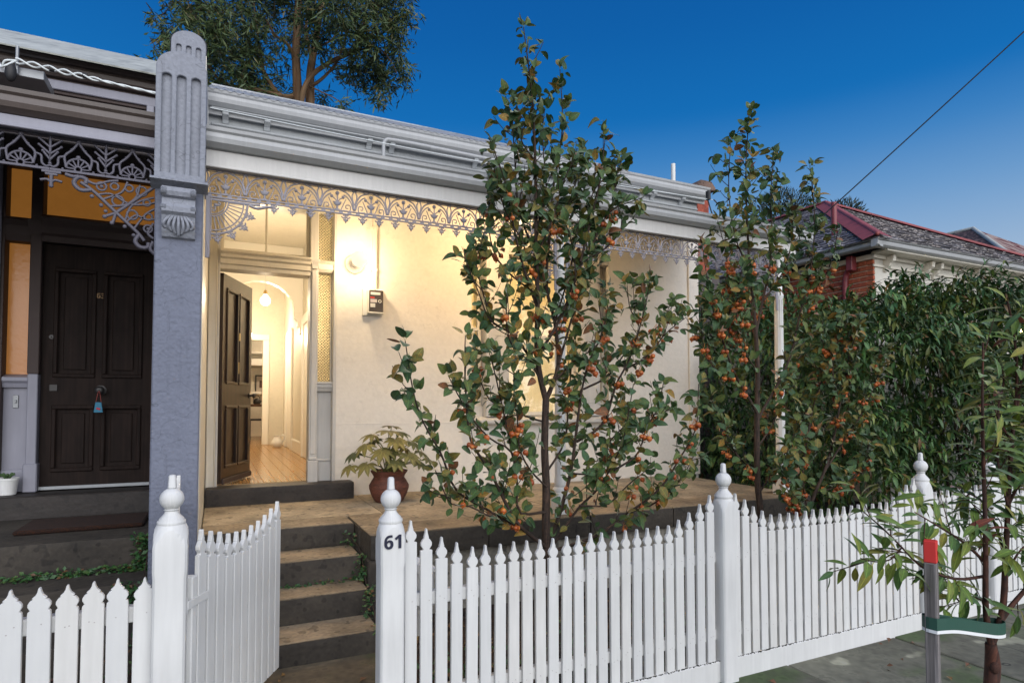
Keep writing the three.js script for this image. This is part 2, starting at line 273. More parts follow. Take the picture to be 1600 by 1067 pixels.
// ================================================================ verandah floor and steps
const FL = .66;                                               // level of the verandah floor
{
  const v = thing('verandah_floor', 'raised stone verandah floor with dark edge stones around the stair notch', 'verandah floor');
  mesh('foundation', [B(1.03, 5.5, -.05, .49, -6.44, -4.47, 0), B(-.10, 1.03, -.05, .49, -6.44, -5.0, 0)], M.oldWash, v);
  const ex = [.995, 1.92, 2.86, 3.75, 4.66, 5.56];
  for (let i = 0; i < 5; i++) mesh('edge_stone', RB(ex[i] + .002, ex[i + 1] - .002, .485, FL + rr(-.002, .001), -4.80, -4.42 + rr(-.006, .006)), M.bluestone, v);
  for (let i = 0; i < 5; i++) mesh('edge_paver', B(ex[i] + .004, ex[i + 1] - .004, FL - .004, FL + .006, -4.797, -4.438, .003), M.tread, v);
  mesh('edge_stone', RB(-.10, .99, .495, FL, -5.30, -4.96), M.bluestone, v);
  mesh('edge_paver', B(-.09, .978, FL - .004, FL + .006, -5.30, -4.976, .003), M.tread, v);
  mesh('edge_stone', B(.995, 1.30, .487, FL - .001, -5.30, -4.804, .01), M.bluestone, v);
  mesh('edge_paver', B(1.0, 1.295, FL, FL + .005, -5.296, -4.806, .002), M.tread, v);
  const px = [-.10, 1.3, 2.75, 4.2, 5.55];
  for (let i = 0; i < 4; i++) mesh('paving_stone', B(px[i] + .003, px[i + 1] - .003, .55, FL + .005, -6.445, i ? -4.802 : -5.303, .004), M.floorStone, v);
  mesh('side_stone', B(.985, 1.06, -.04, .484, -4.96, -4.43, .01), M.bluestone, v);
}
{
  const s = thing('stone_steps', 'worn bluestone steps leading up to the open front door', 'steps');
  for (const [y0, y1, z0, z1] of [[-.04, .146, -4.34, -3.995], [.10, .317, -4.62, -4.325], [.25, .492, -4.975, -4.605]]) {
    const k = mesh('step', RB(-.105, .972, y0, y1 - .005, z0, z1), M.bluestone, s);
    mesh('tread', B(-.095, .96, y1 - .009, y1, z0 + .006, z1 - .014, .003), M.tread, k);  // thin overlay paler than the riser: wear, and lamplight painted in
  }
}

// ================================================================ blue party wall with fluted head and console
function slotted(w, top, y0, slots, depth, back) { // round-headed block, its face cut with round-headed flutes; face looks to +z
  const arch = (x0, x1, yb, yt, rise, n = 10) => { const p = [[x0, yb], [x1, yb]]; for (let i = 0; i <= n; i++) { const a = i / n * Math.PI; p.push([(x0 + x1) / 2 + (x1 - x0) / 2 * Math.cos(a), yt - rise + rise * Math.sin(a)]); } return p; };
  const o = arch(-w / 2, w / 2, y0, top, w * .42, 16), hs = slots.map(([x, hw, yb, yt]) => arch(x - hw, x + hw, yb, yt, hw * .7).reverse());
  return [extrude(o, back).translate(0, 0, -back - depth), extrude(o, depth, .004, hs).translate(0, 0, -depth + .0005)];
}
{
  const p = thing('party_wall', 'blue rendered party wall between the verandahs with fluted round headed pier', 'wall');
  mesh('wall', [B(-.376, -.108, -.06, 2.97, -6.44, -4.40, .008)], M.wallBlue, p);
  mesh('wall_face', B(-.1075, -.1035, .3, 3.9, -6.44, -4.46, 0), M.cream, p);
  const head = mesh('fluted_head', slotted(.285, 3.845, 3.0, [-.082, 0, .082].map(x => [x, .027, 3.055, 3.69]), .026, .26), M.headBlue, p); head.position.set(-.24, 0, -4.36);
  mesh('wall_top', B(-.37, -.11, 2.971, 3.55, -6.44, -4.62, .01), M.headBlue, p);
  mesh('cap_moulding', [run([[-4.40, 2.955], [-4.30, 2.99], [-4.30, 3.0], [-4.325, 3.012], [-4.40, 3.012]], -.40, -.08)], M.headBlue, p);
  // scrolled console
  const prof = []; for (const [z, y] of [[0, .31], [.085, .31], [.095, .28], [.085, .255], [.062, .245], [.070, .21], [.088, .185], [.086, .155], [.062, .135], [.05, .10], [.045, .05], [.022, .01], [0, 0]]) prof.push([z - 4.40, y + 2.645]);
  const con = mesh('console', [run(prof, -.335, -.15)], M.headBlue, p);
  const leaf = []; // acanthus under the scroll
  for (let i = -3; i <= 3; i++) leaf.push(tube([[-.242 + i * .012, 2.79, -4.345], [-.242 + i * .026, 2.735, -4.335], [-.242 + i * .027, 2.69 + Math.abs(i) * .008, -4.345], [-.242 + i * .016, 2.665 + Math.abs(i) * .012, -4.365]], .010, .011, 5, 8));
  mesh('acanthus_leaf', leaf, M.headBlue, con);
  mesh('scroll', [-.325, -.16].map(x => place(new THREE.CylinderGeometry(.026, .026, .03, 12).rotateZ(Math.PI / 2), x, 2.925, -4.325)).concat([-.325, -.16].map(x => place(new THREE.CylinderGeometry(.02, .02, .03, 12).rotateZ(Math.PI / 2), x, 2.825, -4.33))), M.headBlue, con);
  // parapet between the two roofs, with a second head
  mesh('parapet', B(-.38, -.14, 3.9, 4.60, -9.5, -6.2, .01), M.headBlue, p);
  const h2 = mesh('fluted_head', slotted(.275, 4.935, 4.05, [-.078, 0, .078].map(x => [x, .021, 4.2, 4.80]), .022, .20), M.headBlue, p); h2.position.set(-.285, 0, -6.09);
  mesh('flashing', (() => { const l = []; const n = 16, a0 = []; for (let i = 0; i <= n; i++) { const a = i / n * Math.PI; a0.push([-.285 - .1385 * Math.cos(a), 4.8415 + .097 * Math.sin(a), -6.12]); } l.push(tube([[-.4235, 4.5, -6.12], ...a0, [-.1465, 4.5, -6.12]], .009, .009, 5)); return l; })(), M.blackMetal, p);
}

// ================================================================ the cottage
const house = thing('cottage', 'cream rendered Victorian cottage with open front door and lit hallway', 'house');
const rect = (x0, x1, y0, y1) => [[x0, y0], [x0, y1], [x1, y1], [x1, y0]];
{
  const wallShape = extrude([[-.10, 0], [5.9, 0], [5.9, 4.26], [-.10, 4.26]], .25, 0, [rect(-.02, 1.085, .80, 3.62), rect(2.58, 4.45, 1.46, 3.45)]);
  mesh('front_wall', [wallShape.translate(0, 0, -6.70)], M.wall, house);
  mesh('side_wall', B(5.65, 5.9, 0, 4.26, -13, -6.701, 0), M.wall, house);
  mesh('corner_pilaster', [B(5.74, 5.915, FL, 3.9, -6.451, -6.425, .006)], M.wall, house);
  mesh('door_step', RB(-.095, 1.24, FL - .02, .828, -6.50, -6.24, .009, .003), M.threshold, house);
  mesh('dado_groove', [B(1.09, 5.9, 1.395, 1.405, -6.451, -6.447, .001)], M.wall, house);
  // tripartite window
  const w = group('window', house);
  mesh('sill', [run([[-6.46, 1.37], [-6.36, 1.375], [-6.345, 1.39], [-6.345, 1.425], [-6.46, 1.462]], 2.50, 4.53)], M.trim, w);
  for (const [a, b] of [[2.742, 3.03], [4.0, 4.288]]) mesh('mullion', [B(a, b, 1.46, 3.45, -6.66, -6.40, .006), B(a + .03, b - .03, 1.62, 3.3, -6.401, -6.392, .003)], M.trim, w);
  mesh('head_rail', B(2.58, 4.45, 3.36, 3.45, -6.66, -6.44, .004), M.trim, w);
  for (const [a, b, y0] of [[2.582, 2.742, 1.58], [3.03, 4.0, 1.47], [4.288, 4.448, 1.58]]) {
    if (y0 > 1.5) mesh('apron', B(a, b, 1.46, y0, -6.66, -6.50, .003), M.trim, w);
    const yt = 3.36, ym = (y0 + yt) / 2;
    for (const [p0, p1, z] of [[y0, ym + .02, -6.57], [ym - .02, yt, -6.60]]) {
      mesh('sash', [B(a, a + .04, p0, p1, z - .02, z + .02), B(b - .04, b, p0, p1, z - .02, z + .02), B(a + .04, b - .04, p0, p0 + .045, z - .02, z + .02), B(a + .04, b - .04, p1 - .04, p1, z - .02, z + .02)], M.cream, w);
      mesh('pane', B(a + .04, b - .04, p0 + .045, p1 - .04, z - .003, z + .003, 0), M.glass, w);
    }
    mesh('lit_window_blind', B(a - .02, b + .02, 1.47, 3.45, -6.69, -6.68, 0), M.blind, w);
  }
  const vent = group('wall_vent', house);
  mesh('vent_frame', [B(3.10, 3.30, .75, .765, -6.455, -6.435), B(3.10, 3.30, .845, .86, -6.455, -6.435)], M.white, vent);
  for (let i = 0; i < 9; i++) mesh('vent_slat', B(3.102 + i * .024, 3.11 + i * .024, .762, .848, -6.453, -6.439, .001), M.white, vent);
  // door frame, sidelight and transom
  const fr = group('door_frame', house);
  mesh('jamb', [B(-.02, 0, .80, 3.62, -6.70, -6.42, .003), B(1.05, 1.085, .82, 3.62, -6.66, -6.43, .004), B(1.052, 1.066, .82, 3.62, -6.431, -6.42, .003)], M.trim, fr);
  mesh('architrave', [B(-.098, -.022, .82, 3.68, -6.451, -6.42, .006), B(-.03, -.021, .82, 3.68, -6.421, -6.408, .003)], M.cream, fr);
  mesh('mullion', [B(.822, .90, .82, 3.60, -6.62, -6.43, .004), B(.835, .887, 1.1, 2.96, -6.431, -6.418, .006)], M.trim, fr);
  mesh('plinth_block', [B(.812, .91, .82, 1.04, -6.5, -6.408, .005), B(.818, .904, 1.04, 1.075, -6.5, -6.414, .01)], M.trim, fr);
  mesh('capital', [lathe([[.035, 0], [.038, .012], [.034, .02], [.045, .055], [.064, .075], [.066, .095], [.03, .1]], 4).rotateY(Math.PI / 4).scale(1, 1, 1).translate(.861, 2.97, -6.43)], M.trim, fr);
  mesh('lintel', [run([[-6.62, 2.90], [-6.43, 2.90], [-6.425, 2.935], [-6.405, 2.945], [-6.405, 2.99], [-6.38, 3.005], [-6.38, 3.03], [-6.35, 3.05], [-6.35, 3.066], [-6.43, 3.085], [-6.62, 3.085]], 0, .821)], M.cream, fr);
  mesh('lintel', [run([[-6.60, 2.95], [-6.45, 2.95], [-6.43, 2.98], [-6.43, 3.03], [-6.40, 3.055], [-6.45, 3.075], [-6.60, 3.075]], .902, 1.05)], M.cream, fr);
  mesh('head', B(-.02, 1.085, 3.58, 3.62, -6.66, -6.44, .003), M.cream, fr);
  mesh('transom_sash', [B(.0, .03, 3.086, 3.58, -6.57, -6.53), B(.79, .82, 3.086, 3.58, -6.57, -6.53), B(.03, .79, 3.086, 3.12, -6.57, -6.53), B(.40, .42, 3.12, 3.58, -6.566, -6.534)], M.cream, fr);
  mesh('pane', B(.03, .79, 3.12, 3.58, -6.552, -6.548, 0), M.glass, fr);
  const sl = group('sidelight', house);
  mesh('pane', B(.902, 1.05, 1.83, 2.95, -6.552, -6.547, 0), M.weaveGlass, sl);
  mesh('pane', B(.902, 1.05, 3.08, 3.58, -6.552, -6.547, 0), M.weaveGlass, sl);
  mesh('rail', [run([[-6.58, 1.73], [-6.48, 1.735], [-6.47, 1.76], [-6.455, 1.78], [-6.455, 1.80], [-6.44, 1.815], [-6.44, 1.83], [-6.58, 1.835]], .902, 1.05)], M.trim, sl);
  mesh('lower_panel', [B(.902, 1.05, .81, 1.73, -6.58, -6.53, 0), B(.902, 1.05, .82, 1.02, -6.531, -6.505, .004), B(.902, 1.05, 1.02, 1.05, -6.531, -6.495, .008)], M.trim, sl);
  mesh('bead', [B(.903, .915, 1.83, 2.95, -6.546, -6.52, .003), B(1.038, 1.049, 1.83, 2.95, -6.546, -6.52, .003)], M.cream, sl);
  // the open door
  const d = group('front_door', house); d.position.set(.012, .835, -6.545); d.rotation.y = Math.atan2(.77, .30);
  const leafW = .80, leafH = 2.04, pan = [[.10, .37, .98, 1.90], [.43, .70, .98, 1.90], [.10, .37, .16, .74], [.43, .70, .16, .74]];
  mesh('door_leaf', [extrude([[0, 0], [leafW, 0], [leafW, leafH], [0, leafH]], .04, .002, pan.map(([a, b, c, e]) => rect(a, b, c, e))).translate(0, 0, -.02)], M.doorDark, d);
  for (const [a, b, c, e] of pan) {
    mesh('panel', B(a + .001, b - .001, c + .001, e - .001, -.008, .008, .001), M.doorDark, d);
    for (const s of [1, -1]) mesh('panel_moulding', [B(a - .016, b + .016, c - .016, c + .014, s > 0 ? .0202 : -.034, s > 0 ? .034 : -.0202, .006), B(a - .016, b + .016, e - .014, e + .016, s > 0 ? .0202 : -.034, s > 0 ? .034 : -.0202, .006), B(a - .016, a + .014, c + .014, e - .014, s > 0 ? .0202 : -.034, s > 0 ? .034 : -.0202, .006), B(b - .014, b + .016, c + .014, e - .014, s > 0 ? .0202 : -.034, s > 0 ? .034 : -.0202, .006)], M.doorDark, d);
  }
  for (const s of [1, -1]) mesh('knob', [lathe([[.028, 0], [.028, .006], [.011, .01], [.010, .035], [.024, .045], [.028, .058], [.022, .07], [.003, .073]], 16).rotateX(s * Math.PI / 2).translate(.735, .86, s * .02)], M.blackMetal, d);
  mesh('knocker', [B(.385, .415, 1.42, 1.50, -.04, -.0205, .004), B(.385, .415, 1.42, 1.50, .0205, .04, .004)], M.brass, d);
  mesh('chain', [B(.392, .41, 1.08, 1.2, .0205, .034, .003)], M.brass, d);
  mesh('weather_bar', [B(.01, .79, -.004, .05, .0205, .045, .006), B(.01, .79, -.004, .045, -.04, -.0205, .004)], M.brownTrim, d);

  // hall
  const hall = group('hallway', house), hx0 = -.065, hx1 = 1.17, hz1 = -13.0;
  mesh('hall_wall', B(-.16, hx0, .6, 4.15, -13.2, -6.701, 0), M.hallWall, hall);
  mesh('hall_wall', B(hx1, hx1 + .1, .6, 4.15, -13.2, -6.701, 0), M.hallWall, hall);
  mesh('ceiling', B(-.16, hx1 + .1, 4.04, 4.15, -13.2, -6.66, 0), M.hallWall, hall);
  mesh('end_wall', [extrude([[hx0, .6], [hx1, .6], [hx1, 4.04], [hx0, 4.04]], .12, 0, [rect(-.02, .78, .81, 2.86)]).translate(0, 0, hz1 - .12)], M.hallWall, hall);
  mesh('end_architrave', [B(.78, .90, .81, 2.86, -13.0, -12.97, .008), B(-.06, .90, 2.86, 2.98, -13.0, -12.97, .008)], M.hallTrim, hall);
  mesh('skirting', [B(hx1 - .02, hx1, .81, 1.02, -11.2, -9.9, .006), B(hx1 - .026, hx1, .98, 1.01, -11.2, -9.9, .006), B(hx1 - .02, hx1, .81, 1.02, -8.5, -6.71, .006), B(hx0, hx0 + .02, .81, 1.02, -13, -6.72, .006), B(hx1 - .02, hx1, .81, 1.02, -13, -12.4, .006)], M.hallTrim, hall);
  for (const [a, b] of [[-9.85, -8.55], [-12.35, -11.25]]) { // door cases on the right-hand wall
    mesh('door_case', [B(hx1 - .035, hx1, .81, 2.92, a, a + .13, .008), B(hx1 - .035, hx1, .81, 2.92, b - .13, b, .008), B(hx1 - .035, hx1, 2.80, 2.95, a + .13, b - .13, .008)], M.hallTrim, hall);
    mesh('closed_door', B(hx1 - .015, hx1 + .01, .82, 2.80, a + .13, b - .13, .002), M.hallTrim, hall);
  }
  const arch = [[hx0, 4.04], [hx0, 3.0]]; for (let i = 0; i <= 16; i++) { const t = Math.PI - i / 16 * Math.PI; arch.push([(hx0 + hx1) / 2 + .50 * Math.cos(t), 3.02 + .46 * Math.sin(t)]); } arch.push([hx1, 3.0], [hx1, 4.04]);
  mesh('hall_arch', [extrude(arch, .16, .004).translate(0, 0, -10.15)], M.hallTrim, hall);
  for (const s of [0, 1]) mesh('arch_corbel', [extrude([[0, 0], [.04, .02], [.05, .10], [.075, .13], [.08, .2], [.12, .25], [.13, .33], [0, .33]], .15, .004).translate(0, 0, -.075)].map(g => s ? place(g, hx1, 2.69, -10.07, Math.PI) : place(g, hx0, 2.69, -10.07)), M.hallTrim, hall);
  mesh('hall_floor', B(hx0, hx1, .62, .785, -13.15, -6.66, 0), M.joint, hall);
  for (let i = 0; i < 10; i++) { const a = hx0 + i * .1235; mesh('floorboard', B(a + .001, a + .1215, .786, .81 + rr(-.0006, .0006), -13.1, -6.62, .0015), M.board, hall); }
  mesh('threshold', B(-.02, .822, .80, .822, -6.62, -6.48, .004), M.tread, hall);
  // kitchen beyond
  const k = group('kitchen', house);
  mesh('kitchen_wall', [B(-2, 3, .6, 3.6, -16.9, -16.7, 0), B(-2.1, -2, .6, 3.6, -16.8, -13.1, 0), B(3, 3.1, .6, 3.6, -16.8, -13.1, 0), B(-2, hx0, .6, 3.6, -13.2, -13.12, 0), B(hx1, 3, .6, 3.6, -13.2, -13.12, 0)], M.hallWall, k);
  mesh('kitchen_floor', B(-2, 3, .62, .806, -16.8, -13.12, 0), M.board, k);
  mesh('kitchen_ceiling', B(-2, 3, 3.5, 3.6, -16.8, -13.12, 0), M.hallWall, k);
  mesh('splash_ledge', B(-.5, 2.5, 1.86, 1.92, -16.7, -16.5, .005), M.hallTrim, k);
  mesh('range_hood', [B(.3, 1.5, 2.55, 2.72, -16.7, -16.2, .01), B(.3, 1.5, 2.85, 2.9, -16.7, -16.3, .01)], M.hallTrim, k);

  // eaves, main gutter, roof
  const ev = group('eaves', house);
  mesh('frieze', [B(-.14, 5.9, 3.9, 4.376, -6.48, -6.451, 0), B(-.14, 5.9, 4.261, 4.376, -6.4509, -6.425, .004), B(-.10, 5.95, 4.3765, 4.39, -6.48, -6.30, .003), B(-.10, 5.9, 4.262, 4.285, -6.4255, -6.405, .006)], M.gutterPale, ev);
  for (const x of [.05, .42, 1.42, 1.66, 2.62, 2.84, 3.80, 4.00, 4.96, 5.14, 5.62]) mesh('bracket', [extrude([[0, 0], [.02, 0], [.035, .03], [.06, .045], [.10, .06], [.105, .088], [0, .088]], .055, .004).rotateY(-Math.PI / 2).translate(x, 4.287, -6.425)], M.gutterPale, ev);
  const gp = [[0, 0], [.055, .004], [.095, .035], [.105, .07], [.098, .105], [.110, .118], [.117, .142], [.102, .147], [0, .147]];
  mesh('main_gutter', [run(gp.map(([z, y]) => [z - 6.36, y + 4.392]), -.135, 5.98), run([[-6.375, 4.34], [-6.355, 4.34], [-6.355, 4.392], [-6.375, 4.392]], -.13, 5.97)], M.gutter, ev);
  mesh('gutter_return', [runZ(gp.map(([z, y]) => [z + 5.90, y + 4.392]), -9, -6.37)], M.gutter, ev);
  const roof = group('roof', house);
  const P = [], I = [], sh = x => 4.53 + .009 * Math.sin(x / .076 * Math.PI * 2); let n = 0;
  for (let x = -.13; x <= 4.64; x += .0095) { const t = x < 2.63 ? 1 : Math.max(0, (4.64 - x) / 2.01), dz = 2.02 * t; P.push(x, sh(x), -6.24, x, sh(x) + dz * .49, -6.24 - dz); if (n) I.push(n * 2 - 2, n * 2, n * 2 + 1, n * 2 - 2, n * 2 + 1, n * 2 - 1); n++; }
  const rg = new THREE.BufferGeometry(); rg.setAttribute('position', new THREE.Float32BufferAttribute(P, 3)); rg.setIndex(I); rg.computeVertexNormals();
  mesh('roof_sheet', [uvm(rg)], M.iron, roof);
  mesh('roof_back', [uvm(new THREE.BufferGeometry().setAttribute('position', new THREE.Float32BufferAttribute([2.63, 5.515, -8.26, 4.64, 4.52, -6.24, 4.64, 4.52, -10.28, -.13, 5.515, -8.26, 2.63, 5.515, -8.26, 4.64, 4.52, -10.28, -.13, 5.515, -8.26, 4.64, 4.52, -10.28, -.13, 4.52, -10.28], 3)))].map(g => { g.computeVertexNormals(); return g; }), new THREE.MeshStandardMaterial({ color: M.iron.color, roughness: .5, side: THREE.DoubleSide }), roof);
  mesh('ridge_cap', [tube([[-.13, 5.52, -8.26], [2.63, 5.52, -8.26]], .02, .02, 8), tube([[2.63, 5.52, -8.26], [4.62, 4.545, -6.26]], .02, .02, 8)], M.iron, roof);
  mesh('low_roof', [B(-2.2, 5.9, 4.161, 4.26, -17, -6.701, 0), B(-.10, 5.93, 4.392, 4.45, -13, -6.375, 0)], M.iron, roof);
  mesh('vent_pipe', [tube([[5.81, 4.3, -6.8], [5.81, 5.03, -6.8]], .032, .032, 12)], M.plasticGrey, roof);
}
{ // chimney and red party wall seen past the end of the eaves belong to the next house along
  const c = thing('brick_chimney', 'low red brick chimney with weathered cap beyond the end of the white gutter', 'chimney');
  mesh('stack', B(8.10, 8.38, 4.1, 5.66, -9.4, -8.8, .01), M.brick[3], c); mesh('dark_base', B(8.02, 8.58, 0, 4.1, -9.5, -8.75, .01), M.darkWall, c);  // lower block is added, coloured dark so the gap by the shrubs stays dark
  mesh('cap', extrude([[8.05, 5.66], [8.5, 5.66], [8.5, 5.72], [8.4, 5.83], [8.14, 5.83], [8.05, 5.72]], .72, .01).translate(0, 0, -9.46), M.chimneyCap, c);
}

// ================================================================ verandah in front of the cottage
function S2(pts, r = .0042, steps = 0) { return tube(pts.map(([x, y]) => [x, y, 0]), r * 1.3, r * 1.3, 5, steps || Math.max(4, pts.length * 3), true); }
const dot = (x, y, r, z = .006) => place(new THREE.SphereGeometry(1, 7, 5), x, y, z * 0, 0, 0, 0, [r, r, z + r * .3]);
function laceUnit(w) {
  const h = w / 2, L = [];
  for (const s of [-1, 1]) {
    L.push(S2([[s * h * .97, .012], [s * h * .88, .075], [s * h * .62, .128], [s * .02, .152]], .0045));
    L.push(S2([[s * h * .94, .012], [s * h * .78, .07], [s * h * .52, .108], [s * .045, .118]], .0036));
    L.push(S2([[s * h * .98, .05], [s * h * .86, .115], [s * h * .98, .158]], .004));
    L.push(S2([[s * h * .50, .158], [s * h * .30, .148], [s * h * .1, .158]], .003));
    L.push(S2([[0, .058], [s * .018, .082], [s * .042, .098]], .0034), dot(s * .042, .1, .0125), dot(s * .042, .1, .006, .012));
    L.push(S2([[s * .062, .088], [s * .046, .05], [s * .026, .004]], .003, 5));
    L.push(S2([[s * .045, .004], [s * .092, .004], [s * .092, .044], [s * .064, .044], [s * .064, .022], [s * .078, .022]], .0034, 14));
    L.push(dot(s * h * .98, .02, .011), dot(s * h * .9, .152, .006));
  }
  L.push(S2([[0, .058], [0, .12]], .004, 3), dot(0, .126, .0155), dot(0, .126, .008, .014));
  L.push(place(new THREE.SphereGeometry(1, 10, 6, 0, Math.PI * 2, Math.PI / 2, Math.PI / 2), 0, .058, 0, 0, 0, 0, [.028, .026, .012]), B(-.031, .031, .056, .063, -.008, .008, .002), S2([[0, .034], [0, .006]], .006, 3), B(-.018, .018, .002, .01, -.006, .006, .002));
  for (let i = 0; i < 4; i++) L.push(B(-h + .012 + i * w / 4, -h + .04 + i * w / 4, -.018, -.004, -.004, .004, 0));
  L.push(B(-h, h, -.005, .003, -.007, .007, .001), B(-h, h, -.026, -.018, -.007, .007, .001), B(-h, h, .158, .165, -.006, .006, .001));
  return join(L);
}
function pendantGeo() {
  const L = [];
  for (const s of [-1, 1]) L.push(S2([[s * .004, -.002], [s * .012, -.010], [s * .018, -.005], [s * .014, .001]], .003, 8), S2([[s * .012, -.026], [s * .024, -.024], [s * .031, -.016]], .0042, 6), S2([[s * .003, -.016], [s * .012, -.026], [s * .012, -.036], [s * .004, -.042]], .004, 8), dot(s * .014, -.043, .005));
  L.push(S2([[0, 0], [0, -.05]], .0035, 3), dot(0, -.048, .0095), dot(0, -.06, .0048));
  return join(L);
}
function fanBracket(pend) { // quarter fan in the corner: grows to +x and -y from the origin
  const L = [], arc = (r, a0 = 0, a1 = 1, n = 12) => { const p = []; for (let i = 0; i <= n; i++) { const a = (a0 + (a1 - a0) * i / n) * Math.PI / 2; p.push([.034 + r * Math.cos(a), -.03 - r * Math.sin(a)]); } return p; };
  for (const [r, t] of [[.225, .006], [.20, .004], [.105, .004], [.09, .0035], [.045, .003]]) L.push(S2(arc(r), t, 16));
  for (let i = 0; i <= 10; i++) { const a = i / 10 * Math.PI / 2; L.push(S2([[.034 + .105 * Math.cos(a), -.03 - .105 * Math.sin(a)], [.034 + .2 * Math.cos(a), -.03 - .2 * Math.sin(a)]], .0032, 2), dot(.034 + .2125 * Math.cos(a), -.03 - .2125 * Math.sin(a), .0055)); }
  L.push(S2([[.05, -.05], [.075, -.06], [.09, -.045], [.075, -.035]], .004, 8), S2([[.05, -.05], [.06, -.08], [.05, -.1], [.04, -.085]], .004, 8), dot(.06, -.055, .012));
  L.push(B(.0, .028, -.42, 0, -.006, .006, .002), B(.03, .036, -.3, 0, -.006, .006, .001), B(0, .34, -.028, -.014, -.006, .006, .002), B(0, .34, -.010, -.002, -.006, .006, .002));
  L.push(S2([[.27, -.03], [.32, -.045], [.37, -.03], [.42, -.02]], .008, 8), S2([[.01, -.31], [.022, -.37], [.012, -.42]], .007, 8));
  for (const a of [.2, .42, .66, .9]) { const t = a * Math.PI / 2; L.push(place(pend, .034 + .228 * Math.cos(t), -.03 - .228 * Math.sin(t), 0, 0, 0, Math.PI / 2 - t)); }
  return join(L);
}
const PEND = pendantGeo(), FAN = fanBracket(PEND);
{
  const v = thing('verandah', 'white timber verandah with cast iron lace on slender columns before the cottage', 'verandah');
  const z = -4.57, RY = 3.025;
  mesh('beam', [B(-.10, 5.52, 3.19, 3.311, -4.63, -4.53, .004), B(-.10, 5.52, 3.311, 3.345, -4.63, -4.553, 0)], M.trim, v);
  mesh('beam_bead', B(-.10, 5.52, 3.188, 3.205, -4.53, -4.515, .004), M.trim, v);
  mesh('fascia', B(-.10, 5.6, 3.346, 3.40, -4.66, -4.552, .004), M.gutter, v);
  const gp = [[0, 0], [.05, .003], [.088, .028], [.098, .058], [.09, .09], [.104, .102], [.108, .124], [.094, .128], [0, .128]];
  mesh('gutter', [run(gp.map(([a, b]) => [a - 4.55, b + 3.312]), -.10, 5.70)], M.gutter, v);
  mesh('roof_sheet', (() => { const P = [], I = []; let n = 0; for (let x = -.10; x <= 5.72; x += .019) { const y = 3.435 + .008 * Math.sin(x / .076 * 6.283); P.push(x, y, -4.50, x, y + .47, -6.46); if (n) I.push(n * 2 - 2, n * 2, n * 2 + 1, n * 2 - 2, n * 2 + 1, n * 2 - 1); n++; } const g = new THREE.BufferGeometry(); g.setAttribute('position', new THREE.Float32BufferAttribute(P, 3)); g.setIndex(I); g.computeVertexNormals(); return [uvm(g)]; })(), M.iron, v);
  for (let i = 0; i < 13; i++) { const t0 = i / 13, t1 = (i + 1) / 13; mesh('ceiling_board', [place(B(-.10, 5.6, 0, .014, -.074, .074, .003), 0, 3.37 + (t0 + t1) / 2 * .46, -4.62 - (t0 + t1) / 2 * 1.83, 0, Math.atan2(.46, 1.83))], M.ceiling, v); }
  const unit = laceUnit(.249), cols = [2.665, 5.33];
  const span = (x0, x1, zz, fanL, fanR) => {
    const n = Math.round((x1 - x0) / .249), w = (x1 - x0) / n;
    for (let i = 0; i < n; i++) { const m = mesh('lace_panel', unit, M.lace, v); m.position.set(x0 + (i + .5) * w, RY, zz); m.scale.x = w / .249; }
    for (let i = 0; i < 2 * n; i++) { const x = x0 + (i + .5) * w / 2; if ((fanL && x < x0 + .42) || (fanR && x > x1 - .42)) continue; const m = mesh('lace_pendant', PEND, M.lace, v); m.position.set(x, RY - .026, zz); }
    if (fanL) { const m = mesh('lace_bracket', FAN, M.lace, v); m.position.set(x0 + .004, RY - .02, zz); }
    if (fanR) { const m = mesh('lace_bracket', FAN, M.lace, v); m.position.set(x1 - .004, RY - .02, zz); m.rotation.y = Math.PI; }
  };
  span(-.10, 2.625, z, true, true); span(2.705, 5.29, z, true, true);
  for (const x of cols) {
    const c = mesh('column', [lathe([[.05, .25], [.052, .30], [.046, .33], [.045, 1.5], [.040, 2.05], [.05, 2.07], [.05, 2.10], [.038, 2.12], [.038, 2.40], [.055, 2.46], [.062, 2.52], [.062, 2.53]], 16)], M.white, v); c.position.set(x, FL, -4.60);
    const fl = []; for (let i = 0; i < 12; i++) { const a = i / 12 * 6.283; fl.push(tube([[.044 * Math.cos(a), .34, .044 * Math.sin(a)], [.041 * Math.cos(a), 2.04, .041 * Math.sin(a)]], .005, .004, 4)); }
    mesh('fluting', fl, M.white, c);
    mesh('base', [B(-.062, .062, .004, .19, -.062, .062, .006), lathe([[.066, .19], [.07, .205], [.064, .222], [.05, .235], [.056, .25]], 16)], M.white, c);
  }
}

